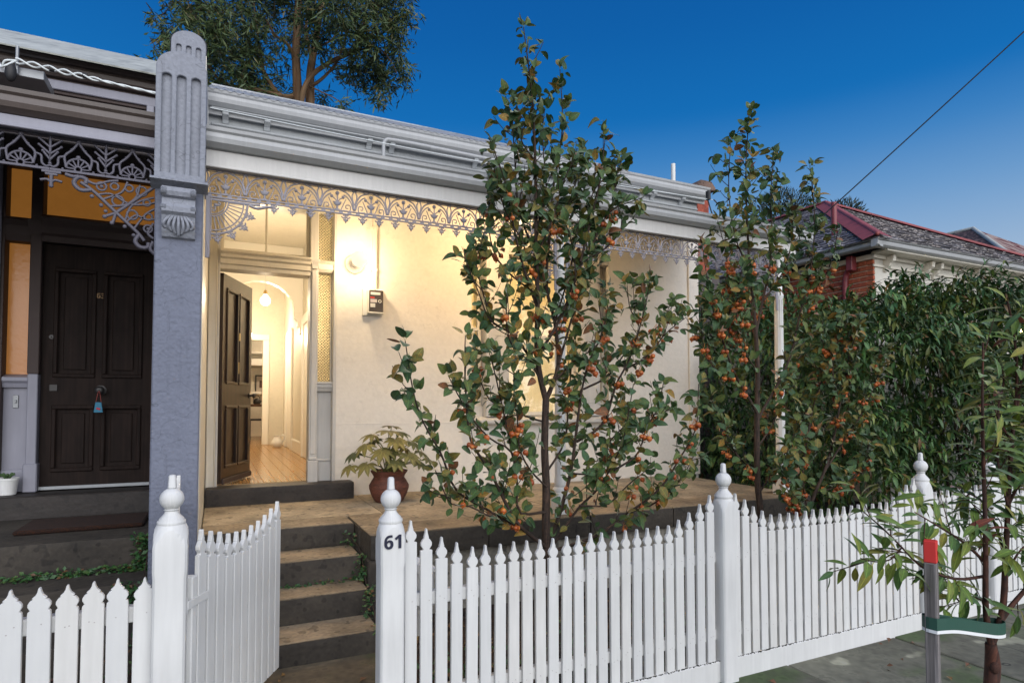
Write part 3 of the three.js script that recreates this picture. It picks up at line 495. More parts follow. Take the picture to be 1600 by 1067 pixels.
// ================================================================ picket fences, posts and gate
const FZ = -2.745;
function picketGeo(w, h, t, kind = 0) { // foot at the origin, face to +z
  const k = kind ? [[.05, 0], [.12, -.005], [.17, -.015], [.34, -.027], [.62, -.036], [.54, -.040], [.80, -.046], [.97, -.056], [.985, -.065], [.84, -.075], [.78, -.079], [.96, -.085], [1, -.096]]
    : [[.10, 0], [.17, -.006], [.20, -.018], [.34, -.034], [.42, -.040], [.36, -.043], [.70, -.054], [.93, -.066], [.90, -.078], [.60, -.090], [.52, -.094], [.56, -.097], [1, -.100]];
  const r = k.map(([a, y]) => [a * w / 2, h + y]);
  const g = [extrude([[-w / 2, 0], [w / 2, 0], ...r.slice().reverse(), ...r.map(([x, y]) => [-x, y])], t, .0018).translate(0, 0, -t)];
  return join(g);
}
function postGeo(w, y1, chamfer = .016) { // square shaft with stop-chamfered corners, its head rounded off to arched faces
  const rows = [[-.05, 9, 9], [.10, 9, 9], [.14, w * .5 * 1.41 - chamfer * .6, 9], [y1 - .20, w * .5 * 1.41 - chamfer * .6, 9], [y1 - .17, 9, 9]];
  for (let i = 0; i <= 8; i++) { const f = i / 8; rows.push([y1 - .125 + .125 * f, 9, w * .5 * (1.39 - .53 * f * f)]); }
  const n = 40, P = [], I = [];
  rows.forEach(([y, oct, circ], j) => {
    for (let k = 0; k < n; k++) {
      const a = (k + .5) / n * Math.PI * 2, c = Math.cos(a), s = Math.sin(a);
      const r = Math.min(w / 2 / Math.max(Math.abs(c), Math.abs(s)), oct / Math.max(Math.abs((c + s) * .7071), Math.abs((c - s) * .7071)), circ);
      P.push(r * c, y, r * s); if (j) { const q = j * n + k, q1 = j * n + (k + 1) % n; I.push(q - n, q, q1 - n, q, q1, q1 - n); }
    }
  });
  const top = P.length / 3; P.push(0, y1, 0); const b = (rows.length - 1) * n; for (let k = 0; k < n; k++) I.push(b + k, top, b + (k + 1) % n);
  const g = new THREE.BufferGeometry(); g.setAttribute('position', new THREE.Float32BufferAttribute(P, 3)); g.setIndex(I); g.setAttribute('uv', new THREE.Float32BufferAttribute(new Float32Array(P.length / 3 * 2), 2));
  return uvm(toCreasedNormals(g, .35));
}
const finial = (s = 1) => lathe([[.050, -.004], [.053, .004], [.053, .014], [.046, .020], [.046, .024], [.036, .034], [.027, .046], [.025, .054], [.030, .060], ...Array.from({ length: 11 }, (_, i) => { const a = -1.05 + i / 10 * 2.35; return [.0455 * Math.cos(a), .103 + .0455 * Math.sin(a)]; }), [.018, .148], [.017, .152], [.0145, .195], [.0095, .201], [.002, .2025]].map(([r, y]) => [r * s, y * s]), 24);
const POSTS = [[-.157, 1.135, .118, .95, 'white fence post with ball finial at the hinge side of the open gate'], [.709, 1.072, .112, 1, 'white fence post with ball finial bearing the number 61'], [2.70, 1.052, .112, 1, 'white fence post with ball finial between the two full picket panels'], [4.60, 1.05, .112, 1, 'white fence post with ball finial beyond the staked young tree'], [5.47, 1.0, .112, 1, 'white fence post with ball finial half hidden behind the young street tree']];
const font = await new FontLoader().loadAsync('fonts/droid/droid_sans_bold.typeface.json');
POSTS.forEach(([x, y, w, s, label], i) => {
  const p = thing('gate_post', label, 'fence post', 'turned white fence posts', [x, 0, FZ]);
  mesh('shaft', postGeo(w, y), M.fence, p);
  mesh('finial', finial(s).translate(0, y, 0), M.fence, p);
  if (i === 1) mesh('house_number', new TextGeometry('61', { font, size: .060, depth: .005, curveSegments: 6, bevelEnabled: false }).translate(-.046, .965, .0562), M.navy, p);
});
const FENCE = [[.635, .64, .645], [.65, .655, .655], [.60, .607, .615], [.63, .627, .62]].map(c => { const m = paint(c, .7); m.map = T.paint.clone(); m.map.offset.set(rr(0, 1), rr(0, 1)); m.map.needsUpdate = true; return m; });
function panel(label, x0, n, step, heights, w, z = FZ, kind = 0, plinth = true, railY = [.70, .24], name = 'picket_fence', x0r, x1r) {
  const f = thing(name, label, 'fence', 'white picket fence panels');
  const cache = {};
  for (let i = 0; i < n; i++) {
    const h = heights(i, n), key = h.toFixed(3), foot = plinth ? .115 : .06;
    const g = cache[key] ||= picketGeo(w, h - foot, .019, kind);
    const m = mesh('picket', g, pick(FENCE), f); m.position.set(x0 + i * step + rr(-.002, .002), foot + rr(-.003, .003), z + .012 + rr(-.0015, .0015)); m.rotation.z = rr(-.005, .005); m.rotation.y = rr(-.02, .02);
  }
  const nails = []; f.children.forEach(m => { for (const y of railY) for (const s of rnd() < .4 ? [-1, 1] : [rnd() < .5 ? 1 : -1]) nails.push(new THREE.CylinderGeometry(.0018, .0024, .0016, 7).rotateX(Math.PI / 2).translate(m.position.x + s * rr(.004, .012), y + rr(-.018, .018), m.position.z + .0008)); });
  mesh('nail_heads', nails, M.nail, f).userData.kind = 'stuff';
  for (const y of railY) mesh('rail', B(x0r, x1r, y - .03, y + .03, z - .052, z - .0085, .004), M.fence, f);
  if (plinth) { // soil and grime lodged on the top edge of the plinth
    const L = []; for (let x = x0r + .01; x < x1r - .01; x += rr(.006, .02)) L.push(place(new THREE.IcosahedronGeometry(1, 0), x, .118, z + .012 + rr(-.003, .006), rr(0, 6), 0, 0, [rr(.004, .012), rr(.0015, .005), rr(.003, .006)]));
    mesh('lodged_soil', L, M.soilDark, f).userData.kind = 'stuff';
  }
  if (plinth) mesh('plinth_board', B(x0r, x1r, -.05, .118, z - .015, z + .020, .004), M.fence, f);
  return f;
}
const ramp = [1.072, 1.030, .985, .950];
const sag = (i, n) => { const k = Math.min(i, n - 1 - i); return k < 4 ? ramp[k] : .924; };
panel('white picket fence panel between the number 61 post and the middle post', .803, 25, .0743, sag, .056, FZ, 0, true, [.705, .26], 'picket_fence', .763, 2.646);
panel('white picket fence panel on the footpath side behind the wooden stake', 2.79, 24, .0743, sag, .056, FZ, 0, true, [.705, .26], 'picket_fence', 2.754, 4.546);
panel('short white picket fence panel behind the young street tree', 4.69, 10, .0743, (i, n) => i ? .955 + .003 * i : 1.0, .056, FZ, 0, true, [.705, .26], 'picket_fence', 4.654, 5.416);
panel('white picket fence panel running on past the last turned post towards the brick house', 5.56, 22, .0743, sag, .056, FZ, 0, true, [.705, .26], 'picket_fence', 5.524, 7.16);
panel('white picket fence of the neighbour with wider crown topped pickets', -2.0933, 24, .0803, () => .942, .070, FZ - .005, 1, false, [.80, .12], 'picket_fence', -2.14, -.216);
{ // low fence that divides the two front yards, end on to the street
  const f = thing('dividing_fence', 'white dividing picket fence end on behind the hinge post', 'fence');
  const g = picketGeo(.056, 1.12, .019); for (let i = 0; i < 7; i++) { const m = mesh('picket', g, M.fence, f); m.position.set(-.20, .05, -3.35 - i * .15); m.rotation.y = Math.PI / 2; }
  for (const y of [.35, .95]) mesh('rail', B(-.245, -.222, y - .03, y + .03, -4.38, -3.3, .003), M.fence, f);
}
{ // gate, swung inwards
  const g = thing('picket_gate', 'white picket gate standing open on the stepped path', 'gate', undefined, [-.10, 0, -2.75], Math.atan2(.72, .374));
  const tops = [1.095, 1.07, 1.05, 1.032, 1.021, 1.016, 1.022, 1.031, 1.045, 1.064, 1.089];
  tops.forEach((h, i) => { const m = mesh('picket', picketGeo(.058, h - .215, .019), M.fence, g); m.position.set(.079 + i * .0745, .215 + rr(-.003, .003), .02); });
  mesh('gate_rail', B(.03, .86, .70, .77, -.045, .0005, .004), M.fence, g); mesh('gate_rail', B(.03, .86, .30, .37, -.045, .0005, .004), M.fence, g);
  mesh('gate_stile', B(.008, .045, .20, .92, -.04, .018, .004), M.fence, g);
  mesh('brace', [place(B(-.46, .46, -.03, .03, -.02, .02, .003), .445, .535, -.0655, 0, 0, .40)], M.fence, g);
  for (const y of [.42, .82]) mesh('hinge', [B(-.028, .12, y - .016, y + .016, .0182, .023, .001), tube([[-.03, y - .03, .012], [-.03, y + .03, .012]], .009, .009, 8)], M.fence, g);
}
{
  const l = thing('letterbox', 'small white letterbox on the garden side beside the number 61 post', 'letterbox', undefined, [.86, 0, -2.93]);
  mesh('box', [B(-.09, .09, .63, .80, -.10, .08, .006)], M.white, l); mesh('lid', [extrude([[-.105, .80], [.105, .80], [.10, .815], [0, .845], [-.10, .815]], .22, .003).translate(0, 0, -.12)], M.white, l); mesh('bracket', B(-.03, .03, .50, .63, .0, .075, .003), M.white, l);
}

// ================================================================ fittings on the cottage wall
{
  const m = thing('meter_box', 'grey electricity meter in a case on the cream wall below a conduit', 'electricity meter');
  mesh('backboard', B(1.345, 1.555, 2.53, 2.812, -6.452, -6.415, .004), M.plasticGrey, m);
  mesh('case', B(1.385, 1.545, 2.548, 2.80, -6.4145, -6.34, .008), M.plasticGrey, m);
  const c = mesh('meter_face', B(1.392, 1.538, 2.555, 2.785, -6.339, -6.312, .008), M.meterDark, m);
  mesh('display', B(1.405, 1.505, 2.735, 2.762, -6.3115, -6.309, 0), M.plasticGrey, c); mesh('red_label', B(1.402, 1.445, 2.70, 2.712, -6.3115, -6.309, 0), M.redPaint, c);
  mesh('rating_label', B(1.402, 1.470, 2.655, 2.690, -6.3115, -6.309, 0), S([.45, .42, .44]), c); mesh('rating_label', B(1.402, 1.452, 2.605, 2.645, -6.3115, -6.309, 0), S([.55, .55, .53]), c);
  mesh('seal', [place(new THREE.TorusGeometry(.014, .004, 6, 14), 1.50, 2.67, -6.309)], M.plasticGrey, c); mesh('hasp', B(1.445, 1.46, 2.785, 2.80, -6.335, -6.31, .003), M.plasticGrey, c);
  mesh('cover_lip', B(1.388, 1.542, 2.543, 2.556, -6.35, -6.305, .003), M.plasticGrey, m);
  mesh('conduit', B(1.445, 1.488, 2.813, 3.86, -6.452, -6.405, .004), M.cream, m);
  for (const y of [3.0, 3.45]) mesh('saddle', B(1.435, 1.498, y, y + .03, -6.452, -6.402, .002), M.cream, m);
}
{
  const l = thing('wall_lamp', 'round white globe lamp glowing on the wall beside the door', 'lamp', undefined, [1.262, 3.062, -6.45]);
  mesh('mount', lathe([[.10, 0], [.10, .012], [.092, .02], [.04, .03], [.034, .045], [.030, .185], [.045, .19]], 20).rotateX(Math.PI / 2), M.white, l);
  const globe = mesh('globe', new THREE.SphereGeometry(.08, 24, 16).translate(0, 0, .26), PH([.9, .88, .84], { roughness: .4, emissive: new THREE.Color(1, .86, .62), emissiveIntensity: .30 }), l);
  const p = new THREE.PointLight(new THREE.Color().setRGB(1, .74, .45), .64); p.position.set(1.262, 3.062, -6.19); p.shadow.radius = 2.5; p.castShadow = true; p.name = 'wall_lamp_light'; scene.add(p);
}
{ // the same kind of light on the ceiling of the far bay, behind the tree and the lace
  const l = thing('ceiling_lamp', 'round glowing lamp on the verandah ceiling of the bay behind the fruit tree', 'lamp', undefined, [2.78, 3.53, -5.5]);
  mesh('rose', lathe([[.05, .02], [.05, .09]], 16), M.white, l); mesh('globe', new THREE.SphereGeometry(.075, 20, 14).translate(0, -.05, 0), PH([.9, .88, .84], { roughness: .4, emissive: new THREE.Color(1, .80, .5), emissiveIntensity: .6 }), l);
  const p = new THREE.PointLight(new THREE.Color().setRGB(1, .68, .36), 1.7); p.position.set(2.78, 3.48, -5.5); p.shadow.radius = 2.5; p.castShadow = true; p.name = 'ceiling_lamp_light'; scene.add(p);
}
for (const [x, y, z, r, i, label] of [[.512, 2.893, -8.2, .062, 2.2, 'glowing globe bulb hanging in the hallway before the arch'], [.47, 2.836, -11.8, .062, 2.3, 'glowing globe bulb hanging near the far end of the hallway']]) {
  const l = thing('pendant_lamp', label, 'lamp', 'hallway pendant bulbs', [x, y, z]);
  mesh('bulb', lathe([[.002, -r], [r * .5, -r * .87], [r * .87, -r * .5], [r, 0], [r * .87, r * .5], [r * .55, r * .86], [r * .34, r * 1.15], [r * .3, r * 1.3]], 20), PH([.9, .88, .84], { roughness: .4, emissive: new THREE.Color(1, .88, .66), emissiveIntensity: 3 }), l);
  mesh('lamp_holder', [lathe([[.022, r * 1.28], [.024, r * 1.7], [.016, r * 2.1], [.004, r * 2.2]], 14)], M.brass, l); mesh('flex', tube([[0, r * 2.1, 0], [0, 4.04 - y, 0]], .0035, .0035, 6), M.cableWhite, l);
  const p = new THREE.PointLight(new THREE.Color().setRGB(1, .81, .57), i * .75); p.position.set(x, y, z); p.shadow.radius = 2.5; p.castShadow = true; p.name = 'pendant_lamp_light'; scene.add(p);
}
{
  const l = thing('kitchen_lamp', 'ceiling lamp lighting the kitchen behind the hallway', 'lamp', undefined, [1.9, 3.36, -15.2]);
  mesh('shade', new THREE.SphereGeometry(.11, 16, 12), PH([.9, .88, .84], { emissive: new THREE.Color(1, .88, .66), emissiveIntensity: 2 }), l); mesh('rose', lathe([[.06, .1], [.06, .14]], 14), M.white, l);
  const p = new THREE.PointLight(new THREE.Color().setRGB(1, .80, .58), 2.2); p.position.set(1.9, 3.36, -15.2); p.shadow.radius = 4; p.castShadow = true; p.name = 'kitchen_lamp_light'; scene.add(p);
}
{ // small things seen through the open door
  const j = thing('jug', 'white round jug standing on the hallway floorboards', 'jug', undefined, [.99, .81, -12.1]);
  mesh('body', lathe([[.05, 0], [.075, .015], [.10, .06], [.095, .115], [.065, .16], [.05, .2], [.062, .22]], 20), M.white, j); mesh('handle', tube([[.06, .21, 0], [.115, .22, 0], [.13, .16, 0], [.098, .10, 0]], .009, .009, 6, 10), M.white, j);
  const t = thing('kitchen_table', 'brown timber table in the kitchen beyond the hallway', 'table', undefined, [.95, .81, -15.6]);
  mesh('table_top', B(-.7, .7, .74, .80, -.4, .4, .006), S([.22, .11, .05], { map: T.door }), t); for (const x of [-.64, .64]) for (const z of [-.35, .35]) mesh('leg', B(x - .035, x + .035, 0, .739, z - .035, z + .035, .004), S([.18, .085, .04], { map: T.door }), t);
  const s = thing('kitchen_stool', 'dark stool pushed under the kitchen table', 'stool', undefined, [.78, .81, -15.0]);
  mesh('seat', B(-.17, .17, .43, .47, -.17, .17, .01), M.blackMetal, s); for (const x of [-.13, .13]) for (const z of [-.13, .13]) mesh('leg', B(x - .014, x + .014, 0, .429, z - .014, z + .014, .002), M.blackMetal, s);
  const k = thing('kettle', 'small dark kettle on the kitchen table', 'kettle', undefined, [.82, 1.61, -15.5]);
  mesh('body', lathe([[.07, 0], [.085, .03], [.08, .09], [.045, .13], [.01, .14]], 16), M.blackMetal, k); mesh('spout', tube([[.06, .05, 0], [.12, .08, 0], [.15, .12, 0]], .016, .01, 8, 6), M.blackMetal, k); mesh('handle', tube([[-.07, .08, 0], [-.07, .18, 0], [.03, .19, 0], [.06, .12, 0]], .008, .008, 6, 10), M.blackMetal, k);
  const f = thing('framed_picture', 'small dark framed picture on the kitchen wall', 'picture', undefined, [.98, 2.12, -16.69]);
  mesh('frame', [B(-.15, .15, -.22, -.19, 0, .03), B(-.15, .15, .19, .22, 0, .03), B(-.15, -.12, -.19, .19, 0, .03), B(.12, .15, -.19, .19, 0, .03)], M.blackMetal, f); mesh('print', B(-.12, .12, -.19, .19, .002, .012, 0), S([.45, .40, .34]), f); mesh('motif', B(-.05, .06, -.1, .08, .0121, .014, 0), S([.10, .05, .04]), f);
}
{ // drain and cables along the eaves
  const d = thing('drain_pipe', 'white plastic drain pipe bending out of the verandah roof under the eaves', 'pipe');
  mesh('pipe', tube([[1.50, 3.83, -6.2], [1.50, 4.24, -6.2], [1.505, 4.30, -6.2], [1.53, 4.335, -6.2], [1.60, 4.345, -6.2], [2.75, 4.335, -6.2]], .019, .019, 10, 60), M.gutter, d); mesh('pipe_collar', [tube([[2.0, 4.342, -6.2], [2.06, 4.3415, -6.2]], .023, .023, 10), tube([[1.50, 3.95, -6.2], [1.50, 4.0, -6.2]], .023, .023, 10)], M.gutter, d);
  const w = thing('eaves_wire', 'thin grey wire strung along the eaves of the cottage', 'wire');
  const pts = []; for (let i = 0; i <= 20; i++) { const t = i / 20; pts.push([-.105 + 5.9 * t, 4.225 - .05 * Math.sin(t * Math.PI) + .05 * t, -5.97 - .05 * t]); } mesh('wire_run', tube(pts, .0045, .0045, 5), M.cableWhite, w);
  mesh('wire_clip', [B(5.70, 5.74, 4.26, 4.38, -6.05, -5.99, .004)], M.cable, w); mesh('wire_tail', tube([[5.72, 4.27, -6.03], [5.85, 4.05, -6.05], [6.0, 4.0, -6.05], [6.1, 4.15, -6.1], [5.99, 4.36, -6.2]], .009, .009, 6, 20), M.cable, w);
  const s = thing('service_line', 'black overhead service wire rising from the verandah corner to the street', 'wire');
  const a = V(5.6, 3.42, -4.5), e = V(7.15, 6.35, -1.35), line = []; for (let i = 0; i <= 24; i++) { const t = i / 24, p = a.clone().lerp(e, t * 1.4); p.y -= .05 * Math.sin(Math.PI * Math.min(1, t)); line.push(p); } mesh('wire_run', tube(line, .006, .006, 6), M.cable, s); mesh('anchor', B(5.57, 5.63, 3.36, 3.44, -4.55, -4.48, .004), M.blackMetal, s);
}

// ================================================================ neighbour on the left: dark door, brown gutters
{
  const n = thing('neighbour_cottage', 'darker neighbouring cottage with black panelled door and orange glass', 'house');
  const shape = extrude([[-7, 0], [-.377, 0], [-.377, 4.26], [-7, 4.26]], .25, 0, [rect(-1.66, -.54, .85, 3.66)]);
  mesh('front_wall', [shape.translate(0, 0, -6.70)], M.darkWall, n);
  mesh('back_fill', B(-1.9, -.4, .5, 4.1, -6.95, -6.76, 0), M.brownTrim, n);
  const lit = new THREE.MeshStandardMaterial({ color: new THREE.Color(.25, .09, .02), roughness: .25, emissive: new THREE.Color().setRGB(.28, .115, .022), emissiveIntensity: .23, emissiveMap: T.stucco, bumpMap: T.stoneBump, bumpScale: .002 });
  for (const [a, b, c, d] of [[-1.64, -1.466, 1.86, 2.99], [-1.64, -1.466, 3.20, 3.64], [-1.384, -.56, 3.24, 3.64]]) mesh('lit_window_pane', B(a, b, c, d, -6.60, -6.59, 0), lit, n);
  mesh('door_frame', [B(-1.66, -1.64, .85, 3.66, -6.66, -6.46, .003), B(-.556, -.54, .85, 3.66, -6.66, -6.46, .003), B(-1.466, -1.384, 1.86, 3.66, -6.64, -6.45, .006), B(-1.66, -.54, 3.64, 3.66, -6.64, -6.47, 0)], M.brownTrim, n);  // upper mullion browner than its grey base: shadow put into the colour
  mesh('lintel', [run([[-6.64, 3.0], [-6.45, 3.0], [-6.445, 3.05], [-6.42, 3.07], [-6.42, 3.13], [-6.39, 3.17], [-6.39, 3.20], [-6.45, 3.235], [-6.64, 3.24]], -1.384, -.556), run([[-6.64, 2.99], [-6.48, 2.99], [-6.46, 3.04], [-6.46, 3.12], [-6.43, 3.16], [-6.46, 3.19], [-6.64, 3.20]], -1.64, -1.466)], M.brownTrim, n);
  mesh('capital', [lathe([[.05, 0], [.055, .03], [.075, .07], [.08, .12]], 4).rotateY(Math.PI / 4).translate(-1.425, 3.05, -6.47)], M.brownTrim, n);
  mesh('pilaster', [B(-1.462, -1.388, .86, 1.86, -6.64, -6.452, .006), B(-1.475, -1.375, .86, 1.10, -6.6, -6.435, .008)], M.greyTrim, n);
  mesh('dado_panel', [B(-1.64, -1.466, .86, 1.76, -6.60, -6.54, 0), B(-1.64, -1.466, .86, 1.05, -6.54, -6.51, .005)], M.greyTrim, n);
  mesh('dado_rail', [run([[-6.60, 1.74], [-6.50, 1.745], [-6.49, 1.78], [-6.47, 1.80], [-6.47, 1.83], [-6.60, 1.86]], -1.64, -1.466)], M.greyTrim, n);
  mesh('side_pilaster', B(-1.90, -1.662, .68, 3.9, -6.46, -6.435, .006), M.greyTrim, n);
  mesh('switch_plate', [B(-1.575, -1.535, 1.57, 1.68, -6.541, -6.53, .003), B(-1.562, -1.548, 1.61, 1.64, -6.53, -6.52, .002)], M.steel, n);
  const d = group('front_door', n); d.position.set(-1.382, .875, -6.52);
  const pan = [[.10, .37, .98, 1.90], [.46, .73, .98, 1.90], [.10, .37, .16, .70], [.46, .73, .16, .70]];
  mesh('door_leaf', [extrude([[0, 0], [.826, 0], [.826, 2.12], [0, 2.12]], .045, .002, pan.map(([a, b, c, e]) => rect(a, b, c, e))).translate(0, 0, -.045)], M.doorBlack, d);
  for (const [a, b, c, e] of pan) {
    mesh('panel', [B(a + .001, b - .001, c + .001, e - .001, -.04, -.022, .001), B(a + .05, b - .05, c + .05, e - .05, -.022, -.012, .006)], M.doorBlack, d);
    mesh('panel_moulding', [B(a - .02, b + .02, c - .02, c + .015, .0003, .016, .007), B(a - .02, b + .02, e - .015, e + .02, .0003, .016, .007), B(a - .02, a + .015, c + .015, e - .015, .0003, .016, .007), B(b - .015, b + .02, c + .015, e - .015, .0003, .016, .007)], M.doorBlack, d);
  }
  mesh('knob', lathe([[.045, 0], [.045, .008], [.016, .014], [.014, .04], [.032, .05], [.038, .066], [.03, .08], [.004, .085]], 18).rotateX(Math.PI / 2).translate(.435, .85, 0), M.blackMetal, d);
  mesh('letter_plate', [B(.06, .12, .84, .90, .0003, .008, .003)], M.blackMetal, d); mesh('lock', lathe([[.02, 0], [.02, .01], [.005, .012]], 12).rotateX(Math.PI / 2).translate(.07, 1.31, 0), M.blackMetal, d);
  mesh('weather_strip', B(.0, .826, -.008, .02, .0005, .022, .003), M.gutterPale, d);
  mesh('door_number', new TextGeometry('63', { font, size: .045, depth: .004, curveSegments: 5, bevelEnabled: false }).translate(.385, 1.675, .0005), S([.16, .10, .05], { metalness: .6, roughness: .5 }), d);
  mesh('door_step', B(-1.95, -.377, .66, .855, -6.52, -6.22, .01), M.threshold, n);
  mesh('floor_slab', RB(-3.6, -.377, .40, .668, -6.44, -5.10), M.bluestone, n);
  mesh('step', RB(-3.4, -.377, .2, .44, -5.12, -4.70), M.bluestone, n); mesh('step', RB(-3.4, -.377, .0, .22, -4.72, -4.28), M.bluestone, n);
  const ev = group('eaves', n);
  const gp = [[0, 0], [.055, .004], [.095, .035], [.105, .07], [.098, .105], [.110, .118], [.117, .142], [.102, .147], [0, .147]];
  mesh('main_gutter', [run(gp.map(([z, y]) => [z - 6.36, y + 4.392]), -7, -.38)], M.brownGutter, ev);
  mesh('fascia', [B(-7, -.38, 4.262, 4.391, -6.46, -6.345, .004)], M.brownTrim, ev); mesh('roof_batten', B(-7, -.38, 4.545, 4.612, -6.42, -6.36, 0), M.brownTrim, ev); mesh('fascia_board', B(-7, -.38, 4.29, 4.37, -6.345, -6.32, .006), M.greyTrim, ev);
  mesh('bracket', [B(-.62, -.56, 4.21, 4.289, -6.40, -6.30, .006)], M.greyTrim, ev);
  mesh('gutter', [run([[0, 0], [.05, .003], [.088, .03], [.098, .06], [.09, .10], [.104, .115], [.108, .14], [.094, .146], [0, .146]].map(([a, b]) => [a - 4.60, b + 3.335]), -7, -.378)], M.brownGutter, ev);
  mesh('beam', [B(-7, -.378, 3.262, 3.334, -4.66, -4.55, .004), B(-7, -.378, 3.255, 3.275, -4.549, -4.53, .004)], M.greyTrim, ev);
  mesh('verandah_roof', [uvm(new THREE.PlaneGeometry(6.62, 1.95).rotateX(-Math.PI / 2 + .22).translate(-3.69, 3.69, -5.48))], new THREE.MeshStandardMaterial({ color: M.brownTrim.color, roughness: .8, side: THREE.DoubleSide }), ev);
  mesh('roof_sheet', [place(B(-7, -.42, 0, .012, -2.3, .13, 0), 0, 4.545, -6.225, 0, .50)], M.ironPale, ev);
  // its own lace: wheels under flame arches, chevron stems between
  const unit = (() => { const L = [], h = .145, C = (x, y, r, t, a0 = 0, a1 = 1) => { const p = []; for (let i = 0; i <= 14; i++) { const a = (a0 + (a1 - a0) * i / 14) * 6.283; p.push([x + r * Math.cos(a), y + r * Math.sin(a)]); } return S2(p, t, 16); };
    L.push(C(0, .018, .062, .006, 0, .5), C(0, .014, .018, .005)); for (let i = 0; i <= 6; i++) { const a = i / 6 * Math.PI; L.push(S2([[.018 * Math.cos(a), .016 + .018 * Math.sin(a)], [.06 * Math.cos(a), .018 + .06 * Math.sin(a)]], .0045, 2)); }
    for (const s of [-1, 1]) { L.push(S2([[s * .062, .02], [s * .07, .09], [s * .035, .13], [s * .012, .165], [0, .185]], .006, 12), S2([[s * .07, .085], [s * .10, .075], [s * .105, .03], [s * .125, .012], [s * h, .018]], .006, 12));
      for (const [y, d] of [[.085, .05], [.12, .075], [.16, .075]]) L.push(S2([[s * h, y - .03], [s * (h - d * .75), y + .02]], .0055, 3)), L.push(dot(s * (h - d * .75), y + .02, .009)); L.push(dot(s * .08, .008, .008), dot(s * .035, .135, .009)); }
    L.push(S2([[h, .03], [h, .2]], .006, 3), S2([[-h, .03], [-h, .2]], .006, 3), dot(0, .19, .016), dot(0, .09, .014), dot(h, .03, .011));
    L.push(B(-h, h, -.012, .004, -.008, .008, .002), B(-h, h, .198, .206, -.006, .006, .001)); return join(L); })();
  for (let i = 0; i < 9; i++) { const m = mesh('lace_panel', unit, M.laceDark, ev); m.position.set(-.524 - i * .29, 3.055, -4.6); }
  const pg = join([place(B(-.05, .05, -.016, 0, -.008, .008, .002), 0, 0, 0), place(B(-.032, .032, -.03, -.016, -.007, .007, .002), 0, 0, 0), S2([[-.055, -.065], [-.02, -.058], [0, -.07], [.02, -.058], [.055, -.065]], .007, 12), S2([[0, -.03], [0, -.09]], .009, 3), dot(0, -.095, .014)]);
  for (const x of [-.95, -1.52, -2.1]) { const m = mesh('lace_pendant', pg, M.laceDark, ev); m.position.set(x, 3.043, -4.6); }
  const ring = (x, y, r) => { const p = []; for (let i = 0; i <= 12; i++) p.push([x + r * Math.cos(i / 12 * 6.283), y + r * Math.sin(i / 12 * 6.283)]); return S2(p, .0055, 14); };
  const br = join([B(-.016, 0, -.47, 0, -.008, .008, .002), S2([[-.02, -.02], [-.23, -.22]], .009, 3), S2([[-.42, -.05], [-.36, -.09], [-.22, -.225], [-.10, -.34], [-.07, -.38]], .009, 14), S2([[-.36, -.09], [-.42, -.10], [-.455, -.06], [-.43, -.02], [-.39, -.03], [-.395, -.055]], .011, 14), S2([[-.10, -.345], [-.12, -.39], [-.09, -.425], [-.05, -.42], [-.045, -.39]], .011, 12), S2([[-.02, -.38], [-.035, -.43], [-.012, -.46]], .01, 8), S2([[-.5, -.012], [-.46, -.02], [-.43, -.015]], .01, 6), S2([[-.30, -.14], [-.20, -.08], [-.17, -.01]], .006, 8), S2([[-.13, -.31], [-.06, -.2], [-.01, -.16]], .006, 8), S2([[-.33, -.115], [-.26, -.10], [-.16, -.15], [-.06, -.14], [-.01, -.12]], .006, 12), S2([[-.17, -.27], [-.12, -.22], [-.06, -.24], [-.01, -.23]], .006, 10), ring(-.22, -.14, .032), ring(-.31, -.06, .026), ring(-.05, -.30, .024), ring(-.09, -.06, .03), ring(-.24, -.05, .022), ring(-.05, -.22, .022), S2([[-.40, -.03], [-.34, -.05], [-.27, -.02], [-.22, -.01]], .007, 10), S2([[-.02, -.36], [-.05, -.33], [-.02, -.26]], .007, 8), S2([[-.27, -.18], [-.18, -.16], [-.12, -.10], [-.10, -.02]], .006, 10), S2([[-.18, -.27], [-.15, -.17], [-.09, -.12], [-.02, -.09]], .006, 10), dot(-.36, -.13, .013), dot(-.31, -.18, .013), dot(-.18, -.30, .013), dot(-.13, -.35, .012), dot(-.31, -.06, .012), dot(-.05, -.30, .012), ring(-.14, -.22, .030), ring(-.16, -.05, .022), ring(-.06, -.13, .02), S2([[-.23, -.22], [-.29, -.25]], .008, 3), S2([[-.23, -.22], [-.245, -.28]], .008, 3), dot(-.29, -.25, .014), dot(-.25, -.285, .014), dot(-.285, -.215, .012)]);
  const b = mesh('lace_bracket', br, M.laceDark, ev); b.position.set(-.379, 3.043, -4.6);
}
